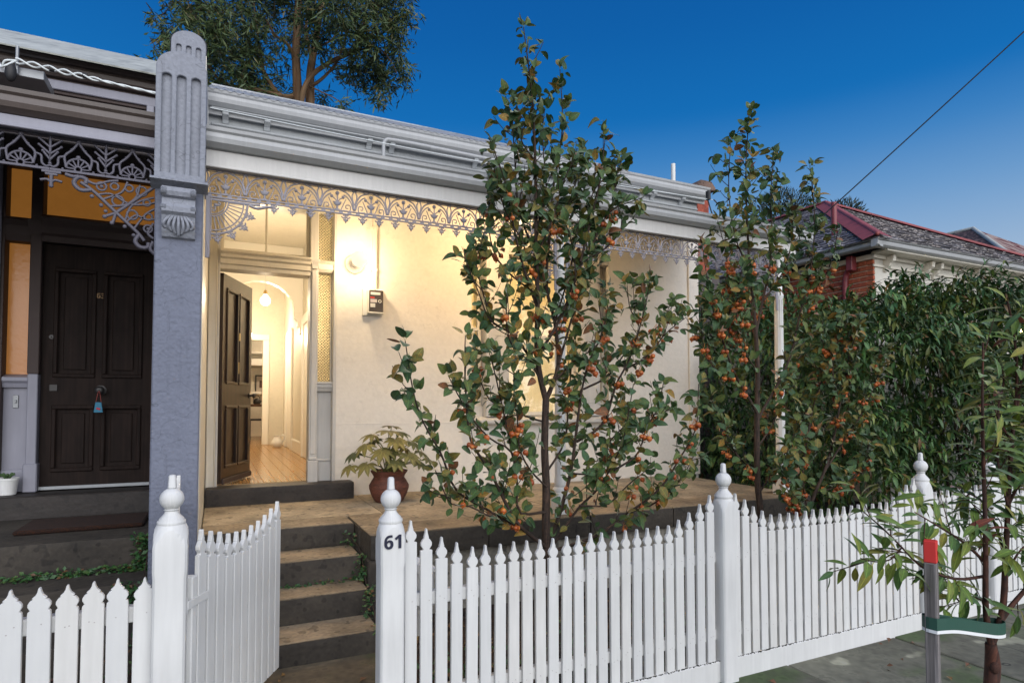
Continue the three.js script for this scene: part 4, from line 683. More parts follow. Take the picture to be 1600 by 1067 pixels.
{
  const t = thing('door_tag', 'teal paper bag tag hanging from the black door knob', 'tag', undefined, [-.947, 1.66, -6.42]);
  mesh('bag', extrude([[-.034, -.13], [.034, -.13], [.022, -.04], [-.022, -.04]], .012, .002).translate(0, 0, -.006), S([.02, .17, .28], { roughness: .6 }), t); mesh('motif', [place(new THREE.SphereGeometry(1, 8, 6), -.006, -.095, .006, 0, 0, 0, [.010, .009, .003]), place(new THREE.SphereGeometry(1, 8, 6), .008, -.10, .006, 0, 0, 0, [.009, .010, .003])], S([.5, .03, .05]), t); mesh('string', tube([[-.02, -.04, 0], [0, .06, -.01], [.02, -.04, 0]], .002, .002, 4, 8), S([.35, .06, .05]), t);
  const m = thing('doormat', 'brown coir doormat on the neighbour\'s verandah', 'doormat', undefined, [-.90, .668, -5.72]);
  mesh('mat', [B(-.40, .40, .001, .035, -.26, .26, .012)], M.coir, m);
  const p = thing('flower_pot', 'small white pot with a seedling by the neighbour\'s door', 'plant pot', undefined, [-1.56, .856, -6.38]);
  mesh('pot', lathe([[.055, 0], [.062, .004], [.078, .12], [.082, .122], [.082, .14], [.074, .14], [.07, .11]], 20), M.white, p); mesh('soil', new THREE.CircleGeometry(.071, 16).rotateX(-Math.PI / 2).translate(0, .115, 0), M.soil, p); mesh('seedling', [0, 1, 2, 3, 4].map(i => tube([[0, .11, 0], [.03 * Math.cos(i * 1.3), .16, .03 * Math.sin(i * 1.3)], [.05 * Math.cos(i * 1.3), .17, .05 * Math.sin(i * 1.3)]], .006, .012, 5, 5)), S([.05, .10, .03]), p);
  const c = thing('service_cable', 'twisted white service cable from the metal bracket along the neighbour\'s eaves', 'cable');
  mesh('bracket_bar', B(-1.95, -1.30, 4.20, 4.27, -6.319, -5.985, .004), M.steel, c); mesh('spike', tube([[-1.47, 4.2, -5.96], [-1.47, 4.42, -5.96]], .012, .012, 8), M.steel, c); mesh('insulator', [place(new THREE.SphereGeometry(1, 10, 8), -1.5, 4.19, -5.93, 0, 0, 0, [.04, .075, .04])], M.cable, c);
  const S1 = [[], []]; for (let i = 0; i <= 60; i++) { const t = i / 60, a = t * 34, w = .014 * (1 - sm(.35, .6, t)) + .004; for (const k of [0, 1]) S1[k].push([-1.47 + 1.1 * t, 4.29 - .055 * t + w * Math.cos(a + k * Math.PI), -5.93 + w * Math.sin(a + k * Math.PI)]); }
  for (const k of [0, 1]) mesh('strand', tube(S1[k], .008, .008, 6), M.cableWhite, c);
  for (const k of [0, 1]) mesh('loop', tube([[-1.47, 4.29, -5.93], [-1.53, 4.26 - k * .04, -5.9], [-1.56, 4.22, -5.93], [-1.62, 4.30 + k * .05, -5.93], [-1.95, 4.46 + k * .06, -5.6]], .008, .008, 6, 16), M.cableWhite, c);
  for (const x of [-1.24, -1.02]) mesh('cable_clip', tube([[x - .015, 4.278, -5.93], [x + .015, 4.277, -5.93]], .022, .022, 8), M.cable, c);
}

// ================================================================ red brick house on the right
{
  const h = thing('brick_house', 'red brick house with white painted front and slate hip roof beyond the hedge', 'house');
  const x0 = 9.42, zf = -6.28, top = 4.02;
  const side = mesh('side_wall', B(x0 + .012, x0 + .25, 0, top, -9.75, zf - .1, 0), M.mortar, h);
  const brickG = B(-.004, .10, -.0345, .0345, -.112, .112, .004), halfG = B(-.004, .10, -.0345, .0345, -.053, .053, .004); let row = 0;
  for (let y = 2.75; y < top - .03; y += .084, row++) { let z = zf - .004 - (row % 2 ? .106 : 0); if (row % 2) { const m = mesh('brick', halfG, pick(M.brick), side); m.position.set(x0, y + .04, z + .106 - .053); } for (let k = 0; k < 15; k++) { const m = mesh('brick', brickG, pick(M.brick), side); m.position.set(x0 + rr(-.002, .002), y + .04, z - .112 - .010 * (k + (row % 2)) - k * .224); } }
  mesh('front_wall', [B(x0 + .03, 15.2, 0, top, zf - .25, zf + .002, .01)], M.brickPaint, h);
  mesh('side_fascia', B(x0 - .06, x0 + .0, 3.92, 4.0, -12, zf + .02, .004), M.cream, h);
  mesh('frieze', [B(x0 - .06, 15.4, 3.93, 4.03, zf + .003, zf + .06, .006), B(x0 - .1, 15.4, 3.99, 4.03, zf + .05, zf + .30, .004), B(x0 - .03, 15.2, 3.80, 3.84, zf + .003, zf + .03, .006)], M.cream, h);
  for (const x of [9.72, 10.75, 11.0, 12.1, 12.32, 13.5, 13.72, 14.8]) mesh('bracket', [extrude([[0, 0], [.035, .01], [.05, .05], [.10, .09], [.12, .13], [.17, .16], [.18, .25], [0, .25]], .07, .005).rotateY(-Math.PI / 2).translate(x, 3.73, zf + .004)], M.cream, h);
  const gp = [[0, 0], [.06, .004], [.10, .03], [.11, .07], [.104, .1], [.118, .115], [.12, .13], [0, .13]];
  mesh('gutter', [run(gp.map(([z, y]) => [z - 6.02, y + 4.01]), 8.98, 15.6), runZ(gp.map(([z, y]) => [9.12 - z, y + 4.01]), -13, -5.92)], M.gutter, h);
  const slates = (a, b, c, d, rows, name) => { // a-b along the eaves, c-d along the top; overlapping courses of thin slates
    const L = [], A = V(...a), Bv = V(...b), Cc = V(...c), D = V(...d), nrm = V().subVectors(Bv, A).cross(V().subVectors(Cc, A)).normalize(); if (nrm.y < 0) nrm.negate();
    for (let r = 0; r < rows; r++) {
      const t0 = r / rows, t1 = Math.min(1, (r + 1.35) / rows), l0 = A.clone().lerp(Cc, t0), r0 = Bv.clone().lerp(D, t0), l1 = A.clone().lerp(Cc, t1), r1 = Bv.clone().lerp(D, t1), n = Math.max(1, Math.round(l0.distanceTo(r0) / .26));
      for (let k = 0; k < n; k++) {
        const s0 = (k + (r % 2) * .5) / n, s1 = Math.min(1, s0 + .97 / n); if (s0 >= 1) continue; const j = rr(.012, .028);
        const p = [l0.clone().lerp(r0, s0).addScaledVector(nrm, j), l0.clone().lerp(r0, s1).addScaledVector(nrm, j + rr(-.006, .006)), l1.clone().lerp(r1, s1), l1.clone().lerp(r1, s0)];
        const g = new THREE.BufferGeometry(), q = p.concat(p.slice(0, 2).map(v => v.clone().addScaledVector(nrm, -.012)));
        const tri = [0, 1, 2, 0, 2, 3, 4, 5, 1, 4, 1, 0], P = []; for (const i of tri) P.push(q[i].x, q[i].y, q[i].z);
        g.setAttribute('position', new THREE.Float32BufferAttribute(P, 3)); g.computeVertexNormals(); const v = rr(.68, 1.0) * (rnd() < .06 ? 1.25 : 1), w = rr(.96, 1.06); L.push(tint(uvm(g, rr(0, 2), rr(0, 2)), v * w, v, v / w));
      }
    }
    const m = mesh(name, L, Object.assign(M.slate, { side: THREE.DoubleSide }), h); m.userData.kind = 'stuff'; return m;
  };
  slates([8.98, 4.12, -5.90], [15.6, 4.12, -5.90], [12.28, 6.12, -9.30], [12.32, 6.12, -9.30], 28, 'front_slates');
  slates([8.98, 4.12, -15.0], [8.98, 4.12, -5.90], [12.28, 6.12, -15.0], [12.28, 6.12, -9.30], 28, 'side_slates');
  mesh('roof_deck', [uvm(new THREE.BufferGeometry().setAttribute('position', new THREE.Float32BufferAttribute([8.98, 4.10, -5.9, 15.6, 4.10, -5.9, 12.3, 6.09, -9.3, 8.98, 4.10, -15, 8.98, 4.10, -5.9, 12.3, 6.09, -9.3, 8.98, 4.1, -15, 12.3, 6.09, -9.3, 12.3, 6.09, -15, 15.6, 4.1, -5.9, 15.6, 4.1, -15, 12.3, 6.09, -9.3, 15.6, 4.1, -15, 12.3, 6.09, -15, 12.3, 6.09, -9.3], 3)))].map(g => { g.computeVertexNormals(); return g; }), new THREE.MeshStandardMaterial({ color: new THREE.Color(.03, .03, .03), side: THREE.DoubleSide }), h);
  const cap = (a, b, w) => { // flat folded hip flashing with a roll along the middle
    const A = V(...a), Bv = V(...b), t = V().subVectors(Bv, A).normalize(), s = V(t.z, 0, -t.x).normalize(); const L = [tube([A, Bv], .035, .035, 8)];
    for (const q of [-1, 1]) { const o = s.clone().multiplyScalar(q * w).add(V(0, -w * .45, 0)); L.push(uvm(new THREE.BufferGeometry().setAttribute('position', new THREE.Float32BufferAttribute([A, Bv, Bv.clone().add(o), A, Bv.clone().add(o), A.clone().add(o)].flatMap(v => [v.x, v.y + .012, v.z]), 3)))); L.at(-1).computeVertexNormals(); }
    return L;
  };
  mesh('ridge_capping', cap([12.3, 6.17, -15], [12.3, 6.17, -9.3], .16), Object.assign(M.redIron, { side: THREE.DoubleSide }), h);
  mesh('hip_capping', cap([12.3, 6.17, -9.3], [8.99, 4.19, -5.92], .20), M.redIron, h); mesh('hip_capping', cap([12.3, 6.17, -9.3], [15.6, 4.17, -5.92], .16), M.redIron, h);
  mesh('roof_pipe', [tube([[9.75, 4.35, -7.2], [9.75, 5.16, -7.2]], .05, .05, 10)], M.redPipe, h);
  mesh('downpipe', [tube([[x0 - .06, 2.2, -7.3], [x0 - .06, 3.9, -7.3]], .05, .05, 10)], M.redPipe, h);
  mesh('downpipe', [tube([[x0 - .06, 2.2, -6.72], [x0 - .06, 3.70, -6.72], [x0 - .07, 3.78, -6.68], [x0 - .10, 3.82, -6.60]], .045, .045, 10, 20), B(x0 - .17, x0 - .05, 3.78, 4.02, -6.64, -6.53, .01)], M.redPipe, h);
}
{
  const h = thing('far_house', 'far house with a flaking painted roof behind the slate roof', 'house');
  mesh('wall', B(17.6, 26, 0, 4.3, -16, -7.6, 0), M.brickPaint, h);
  const hip = (pts, m) => mesh('roof', [uvm(new THREE.BufferGeometry().setAttribute('position', new THREE.Float32BufferAttribute(pts.flat(), 3)))].map(g => { g.computeVertexNormals(); return g; }), m, h);
  const A = [17.2, 4.3, -7.2], Bq = [26.4, 4.3, -7.2], C = [21.8, 7.25, -11.2], D = [21.8, 7.25, -14], E = [17.2, 4.3, -16.5], F = [26.4, 4.3, -16.5];
  hip([A, Bq, C], Object.assign(M.flaky, { side: THREE.DoubleSide })); hip([E, A, C, E, C, D], new THREE.MeshStandardMaterial({ color: new THREE.Color(.14, .09, .085), map: T.slate, roughness: .8, side: THREE.DoubleSide })); hip([Bq, F, D, Bq, D, C], M.flaky);
  mesh('ridge', [tube([A, C], .06, .06, 8), tube([C, D], .06, .06, 8)], M.ironPale, h);
}

// branch runs of the garden and street trees: points, first and last radius
const CRAB_A = [
  [[[2.072, -0.044, -3.7], [2.053, 0.303, -3.7], [2.029, 0.733, -3.7], [2.03, 1.041, -3.7], [2.03, 1.294, -3.7], [2.031, 1.631, -3.7]], 0.034, 0.024],
  [[[2.031, 1.631, -3.7], [1.975, 1.783, -3.689], [1.945, 1.978, -3.677], [1.944, 2.26, -3.666], [1.934, 2.791, -3.654], [1.914, 3.259, -3.643], [1.879, 3.688, -3.631], [1.821, 4.144, -3.62]], 0.021, 0.003],
  [[[2.042, 1.631, -3.72], [2.105, 1.743, -3.743], [2.17, 1.889, -3.765], [2.158, 2.201, -3.788], [2.088, 2.428, -3.81], [2.132, 2.806, -3.833], [2.188, 3.148, -3.855], [2.268, 3.646, -3.877], [2.266, 4.101, -3.9]], 0.017, 0.003],
  [[[1.961, 1.931, -3.68], [2.112, 2.199, -3.654], [2.268, 2.596, -3.628], [2.352, 2.73, -3.602], [2.465, 2.941, -3.576], [2.754, 3.099, -3.55]], 0.012, 0.003],
  [[[2.251, 2.588, -3.6], [2.38, 2.974, -3.65], [2.474, 3.236, -3.7], [2.566, 3.595, -3.75]], 0.009, 0.003],
  [[[1.952, 2.262, -3.68], [1.813, 2.59, -3.635], [1.72, 2.866, -3.59], [1.644, 3.051, -3.545], [1.534, 3.239, -3.5]], 0.01, 0.003],
  [[[1.937, 2.608, -3.66], [1.828, 2.911, -3.695], [1.807, 3.272, -3.73], [1.804, 3.553, -3.765], [1.771, 3.742, -3.8]], 0.008, 0.003],
  [[[2.162, 1.888, -3.75], [2.344, 2.308, -3.812], [2.468, 2.711, -3.875], [2.453, 3.214, -3.937], [2.534, 3.547, -4]], 0.009, 0.003],
  [[[2.018, 0.635, -3.68], [1.932, 0.709, -3.648], [1.774, 0.829, -3.615], [1.648, 1.036, -3.583], [1.545, 1.186, -3.55], [1.415, 1.372, -3.518], [1.372, 1.569, -3.485], [1.346, 1.851, -3.453], [1.329, 2.013, -3.42]], 0.014, 0.003],
  [[[1.848, 0.769, -3.66], [1.682, 0.849, -3.616], [1.48, 0.968, -3.571], [1.307, 1.091, -3.527], [1.193, 1.308, -3.483], [1.087, 1.489, -3.439], [1.008, 1.662, -3.394], [0.941, 1.955, -3.35]], 0.01, 0.003],
  [[[2.018, 0.871, -3.68], [1.793, 0.892, -3.654], [1.762, 1.106, -3.629], [1.722, 1.31, -3.603], [1.57, 1.373, -3.577], [1.458, 1.48, -3.551], [1.333, 1.647, -3.526], [1.249, 1.777, -3.5]], 0.01, 0.003],
  [[[1.72, 1.31, -3.6], [1.661, 1.485, -3.562], [1.599, 1.648, -3.525], [1.547, 1.767, -3.488], [1.5, 1.914, -3.45]], 0.007, 0.003],
  [[[1.981, 1.784, -3.7], [1.854, 1.974, -3.67], [1.739, 2.072, -3.64], [1.588, 2.136, -3.61], [1.481, 2.322, -3.58], [1.378, 2.497, -3.55]], 0.01, 0.003],
  [[[1.592, 2.138, -3.62], [1.527, 2.353, -3.647], [1.515, 2.525, -3.673], [1.508, 2.673, -3.7]], 0.006, 0.0025],
  [[[2.042, 1.477, -3.72], [1.916, 1.521, -3.746], [1.807, 1.565, -3.772], [1.676, 1.6, -3.798], [1.602, 1.738, -3.824], [1.566, 1.977, -3.85]], 0.008, 0.003],
  [[[1.766, 0.833, -3.6], [1.572, 0.9, -3.56], [1.404, 0.962, -3.52], [1.265, 0.997, -3.48], [1.191, 1.101, -3.44], [1.138, 1.22, -3.4]], 0.007, 0.003],
  [[[2.008, 1.047, -3.66], [1.869, 1.166, -3.608], [1.759, 1.32, -3.556], [1.706, 1.527, -3.504], [1.654, 1.728, -3.452], [1.655, 1.924, -3.4]], 0.007, 0.003],
  [[[2.05, 0.61, -3.72], [2.085, 0.732, -3.703], [2.209, 1.121, -3.686], [2.257, 1.382, -3.669], [2.305, 1.707, -3.651], [2.364, 1.923, -3.634], [2.434, 2.105, -3.617], [2.397, 2.327, -3.6]], 0.016, 0.003],
  [[[2.264, 1.341, -3.68], [2.448, 1.469, -3.644], [2.567, 1.759, -3.608], [2.647, 1.928, -3.572], [2.729, 2.268, -3.536], [2.777, 2.509, -3.5]], 0.011, 0.003],
  [[[2.611, 1.846, -3.6], [2.836, 1.962, -3.633], [3.074, 2.143, -3.667], [3.274, 2.276, -3.7]], 0.008, 0.003],
  [[[2.717, 2.204, -3.55], [2.632, 2.264, -3.525], [2.571, 2.432, -3.5]], 0.005, 0.0025],
  [[[2.094, 0.645, -3.7], [2.269, 0.9, -3.658], [2.411, 1.02, -3.617], [2.507, 1.193, -3.575], [2.554, 1.368, -3.533], [2.585, 1.564, -3.492], [2.582, 1.741, -3.45]], 0.01, 0.003],
  [[[2.085, 0.589, -3.72], [2.457, 0.688, -3.689], [2.701, 0.823, -3.657], [2.838, 0.929, -3.626], [2.942, 1.015, -3.594], [3.072, 1.199, -3.563], [3.218, 1.41, -3.531], [3.212, 1.752, -3.5]], 0.013, 0.003],
  [[[2.489, 1.143, -3.55], [2.701, 1.25, -3.562], [2.797, 1.425, -3.575], [2.896, 1.581, -3.587], [2.967, 1.76, -3.6]], 0.008, 0.003],
  [[[2.696, 0.825, -3.65], [2.927, 0.849, -3.687], [3.11, 0.927, -3.725], [3.333, 1.083, -3.762], [3.467, 1.252, -3.8]], 0.008, 0.003],
  [[[2.323, 1.708, -3.68], [2.567, 1.796, -3.735], [2.809, 2.021, -3.79], [3.129, 2.24, -3.845], [3.306, 2.439, -3.9]], 0.008, 0.003],
  [[[2.245, 0.907, -3.62], [2.432, 0.905, -3.547], [2.54, 1.039, -3.473], [2.647, 1.15, -3.4]], 0.007, 0.003],
  [[[2.218, 1.119, -3.7], [2.462, 1.125, -3.75], [2.637, 1.325, -3.8], [2.879, 1.463, -3.85], [3.296, 1.559, -3.9]], 0.007, 0.003],
  [[[2.041, 1.125, -3.72], [2.205, 1.338, -3.765], [2.286, 1.609, -3.81], [2.33, 1.937, -3.855], [2.397, 2.229, -3.9]], 0.008, 0.003],
  [[[1.947, 2.438, -3.68], [1.819, 2.679, -3.647], [1.685, 2.868, -3.615], [1.615, 3.017, -3.583], [1.574, 3.116, -3.55]], 0.007, 0.003],
  [[[1.937, 2.608, -3.66], [2.027, 2.869, -3.607], [2.087, 3.125, -3.553], [2.156, 3.271, -3.5]], 0.007, 0.003],
  [[[2.154, 2.199, -3.78], [2.244, 2.565, -3.735], [2.298, 2.882, -3.69], [2.377, 3.11, -3.645], [2.376, 3.301, -3.6]], 0.007, 0.003],
  [[[1.952, 2.35, -3.68], [1.778, 2.472, -3.71], [1.673, 2.598, -3.74], [1.624, 2.817, -3.77], [1.665, 3.051, -3.8]], 0.007, 0.003],
  [[[2.131, 2.805, -3.83], [2.25, 2.995, -3.787], [2.332, 3.275, -3.743], [2.36, 3.442, -3.7]], 0.006, 0.003],
  [[[2.139, 2.206, -3.7], [2.198, 2.381, -3.617], [2.174, 2.605, -3.533], [2.05, 2.786, -3.45]], 0.006, 0.003],
  [[[1.932, 2.789, -3.65], [2.035, 3.07, -3.683], [2.029, 3.397, -3.717], [2.037, 3.695, -3.75]], 0.006, 0.003],
  [[[1.913, 3.258, -3.64], [1.781, 3.338, -3.57], [1.714, 3.528, -3.5]], 0.005, 0.0025],
  [[[2.251, 2.588, -3.6], [2.47, 2.703, -3.625], [2.639, 2.915, -3.65], [2.602, 3.153, -3.675], [2.656, 3.433, -3.7]], 0.007, 0.003],
  [[[2.031, 1.631, -3.7], [1.892, 1.866, -3.65], [1.725, 1.984, -3.6], [1.655, 2.223, -3.55], [1.677, 2.422, -3.5]], 0.007, 0.003],
  [[[2.104, 1.743, -3.74], [2.322, 1.932, -3.78], [2.513, 2.036, -3.82], [2.656, 2.239, -3.86], [2.655, 2.49, -3.9]], 0.007, 0.003],
];
const CRAB_B = [
  [[[4.255, 0.284, -3.9], [4.248, 0.669, -3.9], [4.229, 0.902, -3.9], [4.241, 1.505, -3.9], [4.248, 1.896, -3.9], [4.226, 2.338, -3.9]], 0.03, 0.018],
  [[[4.226, 2.338, -3.9], [4.16, 2.78, -3.888], [4.11, 3.276, -3.875], [4.121, 3.724, -3.862], [4.146, 4.164, -3.85]], 0.015, 0.003],
  [[[4.261, 2.23, -3.92], [4.382, 2.524, -3.94], [4.502, 3.003, -3.96], [4.551, 3.485, -3.98], [4.599, 3.941, -4]], 0.012, 0.003],
  [[[4.241, 1.505, -3.9], [4.17, 1.572, -3.875], [3.956, 1.849, -3.85], [3.812, 2.053, -3.825], [3.673, 2.345, -3.8], [3.564, 2.648, -3.775], [3.497, 2.87, -3.75]], 0.014, 0.003],
  [[[3.837, 2.055, -3.85], [3.862, 2.416, -3.833], [3.816, 2.84, -3.817], [3.712, 3.12, -3.8]], 0.008, 0.003],
  [[[4.137, 2.776, -3.88], [3.93, 3.017, -3.82], [3.804, 3.362, -3.76], [3.764, 3.762, -3.7]], 0.008, 0.003],
  [[[4.24, 1.444, -3.9], [4.279, 1.511, -3.886], [4.415, 1.718, -3.871], [4.579, 2.01, -3.857], [4.735, 2.419, -3.843], [4.844, 2.834, -3.829], [4.914, 3.31, -3.814], [4.831, 3.777, -3.8]], 0.013, 0.003],
  [[[4.744, 2.421, -3.85], [4.966, 2.722, -3.8], [5.035, 2.954, -3.75], [5.06, 3.18, -3.7]], 0.007, 0.003],
  [[[4.338, 2.515, -3.9], [4.67, 2.845, -3.967], [4.884, 3.244, -4.033], [4.953, 3.519, -4.1]], 0.007, 0.003],
  [[[3.945, 1.848, -3.84], [3.754, 1.904, -3.877], [3.651, 2.091, -3.913], [3.662, 2.419, -3.95]], 0.007, 0.003],
  [[[4.235, 1.222, -3.9], [4.499, 1.48, -3.95], [4.684, 1.729, -4], [4.875, 1.973, -4.05], [5.205, 2.172, -4.1]], 0.008, 0.003],
  [[[4.229, 0.838, -3.88], [4.4, 1.055, -3.837], [4.511, 1.276, -3.793], [4.585, 1.555, -3.75]], 0.008, 0.003],
  [[[4.246, 1, -3.9], [4.015, 1.172, -3.933], [3.906, 1.447, -3.967], [3.797, 1.666, -4]], 0.008, 0.003],
  [[[4.248, 1.89, -3.9], [4.001, 2.099, -3.833], [3.865, 2.407, -3.767], [3.873, 2.715, -3.7]], 0.007, 0.003],
];
const CRAB_C = [
  [[[4.65, 0.275, -3.75], [4.658, 0.663, -3.743], [4.75, 0.825, -3.735], [4.869, 1.016, -3.728], [4.994, 1.325, -3.72]], 0.018, 0.01],
  [[[4.994, 1.325, -3.72], [5.037, 1.611, -3.703], [5.108, 1.9, -3.685], [5.205, 2.192, -3.667], [5.274, 2.369, -3.65]], 0.009, 0.003],
  [[[4.859, 1.017, -3.72], [5.079, 1.267, -3.69], [5.308, 1.553, -3.66], [5.471, 1.847, -3.63], [5.554, 2.113, -3.6]], 0.009, 0.003],
  [[[4.668, 0.661, -3.75], [4.636, 0.995, -3.77], [4.724, 1.271, -3.79], [4.866, 1.611, -3.81], [5.028, 1.964, -3.83], [5.022, 2.379, -3.85]], 0.01, 0.003],
  [[[4.756, 0.824, -3.74], [4.988, 0.872, -3.693], [5.228, 1.007, -3.647], [5.3, 1.266, -3.6]], 0.007, 0.003],
  [[[5.034, 1.611, -3.7], [4.984, 1.899, -3.733], [5.122, 2.139, -3.767], [5.247, 2.446, -3.8]], 0.006, 0.003],
  [[[4.655, 0.664, -3.74], [4.381, 0.799, -3.693], [4.255, 1.025, -3.647], [4.258, 1.241, -3.6]], 0.006, 0.003],
];
const STREET = [
  [[[2.439, -0.319, -1.26], [2.47, 0.323, -1.26], [2.476, 0.543, -1.26], [2.503, 0.671, -1.26], [2.494, 0.751, -1.26]], 0.019, 0.024],
  [[[2.494, 0.751, -1.26], [2.465, 0.858, -1.257], [2.463, 1.038, -1.253], [2.461, 1.219, -1.25], [2.453, 1.446, -1.247], [2.453, 1.673, -1.243], [2.457, 1.821, -1.24]], 0.011, 0.003],
  [[[2.502, 0.75, -1.26], [2.557, 0.845, -1.254], [2.579, 1.027, -1.249], [2.594, 1.233, -1.243], [2.619, 1.464, -1.237], [2.652, 1.675, -1.231], [2.629, 1.862, -1.226], [2.58, 1.976, -1.22]], 0.012, 0.003],
  [[[2.525, 0.792, -1.26], [2.575, 0.857, -1.245], [2.652, 0.919, -1.23], [2.8, 1.01, -1.215], [2.915, 1.193, -1.2]], 0.01, 0.003],
  [[[2.493, 0.986, -1.27], [2.373, 0.983, -1.292], [2.263, 1.013, -1.313], [2.227, 1.034, -1.335], [2.157, 1.103, -1.357], [2.105, 1.159, -1.378], [2.02, 1.229, -1.4]], 0.006, 0.002],
  [[[2.476, 1.035, -1.26], [2.405, 1.105, -1.285], [2.337, 1.151, -1.31], [2.27, 1.193, -1.335], [2.239, 1.218, -1.36]], 0.006, 0.002],
  [[[2.582, 1.026, -1.25], [2.589, 1.136, -1.275], [2.56, 1.227, -1.3], [2.528, 1.273, -1.325], [2.451, 1.204, -1.35]], 0.006, 0.002],
  [[[2.588, 1.234, -1.24], [2.653, 1.348, -1.22], [2.702, 1.464, -1.2], [2.707, 1.581, -1.18]], 0.006, 0.002],
  [[[2.163, 1.102, -1.36], [2.112, 1.06, -1.373], [2.063, 1.056, -1.387], [1.998, 1.073, -1.4]], 0.003, 0.0015],
  [[[2.497, 0.796, -1.26], [2.472, 0.917, -1.283], [2.397, 0.898, -1.307], [2.347, 0.988, -1.33]], 0.006, 0.002],
  [[[2.604, 1.465, -1.23], [2.552, 1.558, -1.247], [2.635, 1.7, -1.263], [2.631, 1.772, -1.28]], 0.005, 0.002],
  [[[2.58, 0.98, -1.25], [2.628, 1.072, -1.225], [2.683, 1.118, -1.2]], 0.005, 0.002],
  [[[2.588, 1.234, -1.24], [2.571, 1.395, -1.26], [2.633, 1.557, -1.28], [2.712, 1.715, -1.3]], 0.005, 0.002],
  [[[2.644, 1.581, -1.23], [2.664, 1.745, -1.215], [2.666, 1.909, -1.2]], 0.005, 0.002],
];
const GUM = [
  [[[2.151, 8.238, -20], [2.117, 11.14, -20], [2.042, 12.658, -20], [2.099, 14.362, -20], [2.154, 16.247, -20]], 0.186, 0.084],
  [[[2.514, 8.293, -20], [2.495, 11.205, -20.1], [2.516, 12.298, -20.2], [2.657, 13.246, -20.3], [2.819, 14.387, -20.4], [3.059, 16.245, -20.5]], 0.186, 0.07],
  [[[2.2, 10.197, -19.8], [2.217, 11.175, -19.717], [2.428, 11.77, -19.633], [3.047, 12.387, -19.55], [3.682, 12.833, -19.467], [3.943, 13.375, -19.383], [4.08, 14.304, -19.3]], 0.099, 0.035],
  [[[2.477, 11.672, -20], [2.676, 11.794, -19.9], [2.972, 12.103, -19.8], [3.288, 12.586, -19.7], [3.599, 13.718, -19.6]], 0.062, 0.028],
  [[[2.135, 11.287, -20], [1.654, 11.236, -20.12], [1.246, 11.729, -20.24], [0.967, 12.373, -20.36], [0.633, 13.043, -20.48], [0.44, 14.039, -20.6]], 0.087, 0.035],
  [[[1.102, 12.161, -20.4], [0.975, 12.773, -20.267], [0.888, 13.283, -20.133], [0.799, 13.984, -20]], 0.05, 0.021],
  [[[2.047, 12.29, -20], [1.797, 12.751, -19.833], [1.411, 12.861, -19.667], [1.123, 13.183, -19.5]], 0.056, 0.028],
  [[[2.531, 12.719, -20.2], [2.4, 13.69, -20.5], [2.504, 14.966, -20.8]], 0.062, 0.035],
  [[[2.658, 13.12, -20.3], [3.233, 13.642, -20.4], [3.551, 14.652, -20.5]], 0.043, 0.021],
  [[[1.644, 11.179, -20], [0.918, 11.311, -20.2], [0.024, 11.403, -20.4], [-0.514, 12.07, -20.6], [-0.879, 12.781, -20.8]], 0.068, 0.028],
  [[[2.465, 11.622, -19.9], [2.856, 11.441, -19.767], [3.23, 11.257, -19.633], [3.406, 11.029, -19.5]], 0.025, 0.01],
  [[[3.67, 12.794, -19.4], [4.466, 13.066, -19.333], [4.869, 12.711, -19.267], [5.065, 12.303, -19.2]], 0.031, 0.014],
];
const GUM_CLUMPS = [
  [-0.37, 12.99, -22.10, 1.36, 1.28, 1], [-1.21, 10.60, -18.25, 0.68, 0.69, 0.8], [-0.81, 12.33, -18.95, 0.97, 0.82, 1], [0.51, 12.91, -19.65, 1.07, 0.88, 0.9], [0.20, 11.52, -20.35, 1.09, 0.70, 0.9], [1.34, 11.81, -21.05, 0.89, 0.53, 0.7], [1.75, 15.10, -21.75, 1.47, 0.78, 0.9], [2.83, 13.30, -17.90, 1.11, 0.66, 1], [3.70, 13.18, -18.60, 0.79, 0.80, 0.8], [4.66, 13.84, -19.30, 0.80, 1.27, 1], [5.10, 12.82, -20.00, 0.62, 0.77, 0.7], [4.46, 13.01, -20.70, 0.77, 0.67, 0.6], [3.94, 13.58, -21.40, 0.67, 0.50, 0.5], [3.30, 12.51, -22.10, 0.31, 0.28, 0.35], [3.19, 10.52, -18.25, 0.22, 0.19, 0.35], [2.63, 12.88, -18.95, 0.57, 0.59, 0.5], [4.55, 11.87, -19.65, 0.25, 0.47, 0.2], [4.93, 11.85, -20.35, 0.13, 0.35, 0.08], [0.15, 15.68, -21.05, 2.33, 1.25, 1.2], [2.98, 17.28, -21.75, 2.96, 1.37, 1.4], [1.24, 15.40, -17.90, 2.48, 1.10, 1.4], [4.68, 14.67, -18.60, 0.83, 1.03, 0.8], [-1.58, 10.42, -19.30, 0.34, 0.54, 0.5], [0.80, 12.29, -20.00, 0.55, 0.60, 0.4], [1.88, 13.24, -20.70, 0.49, 0.53, 0.35], [-0.24, 11.41, -21.40, 0.84, 0.41, 0.5]
];

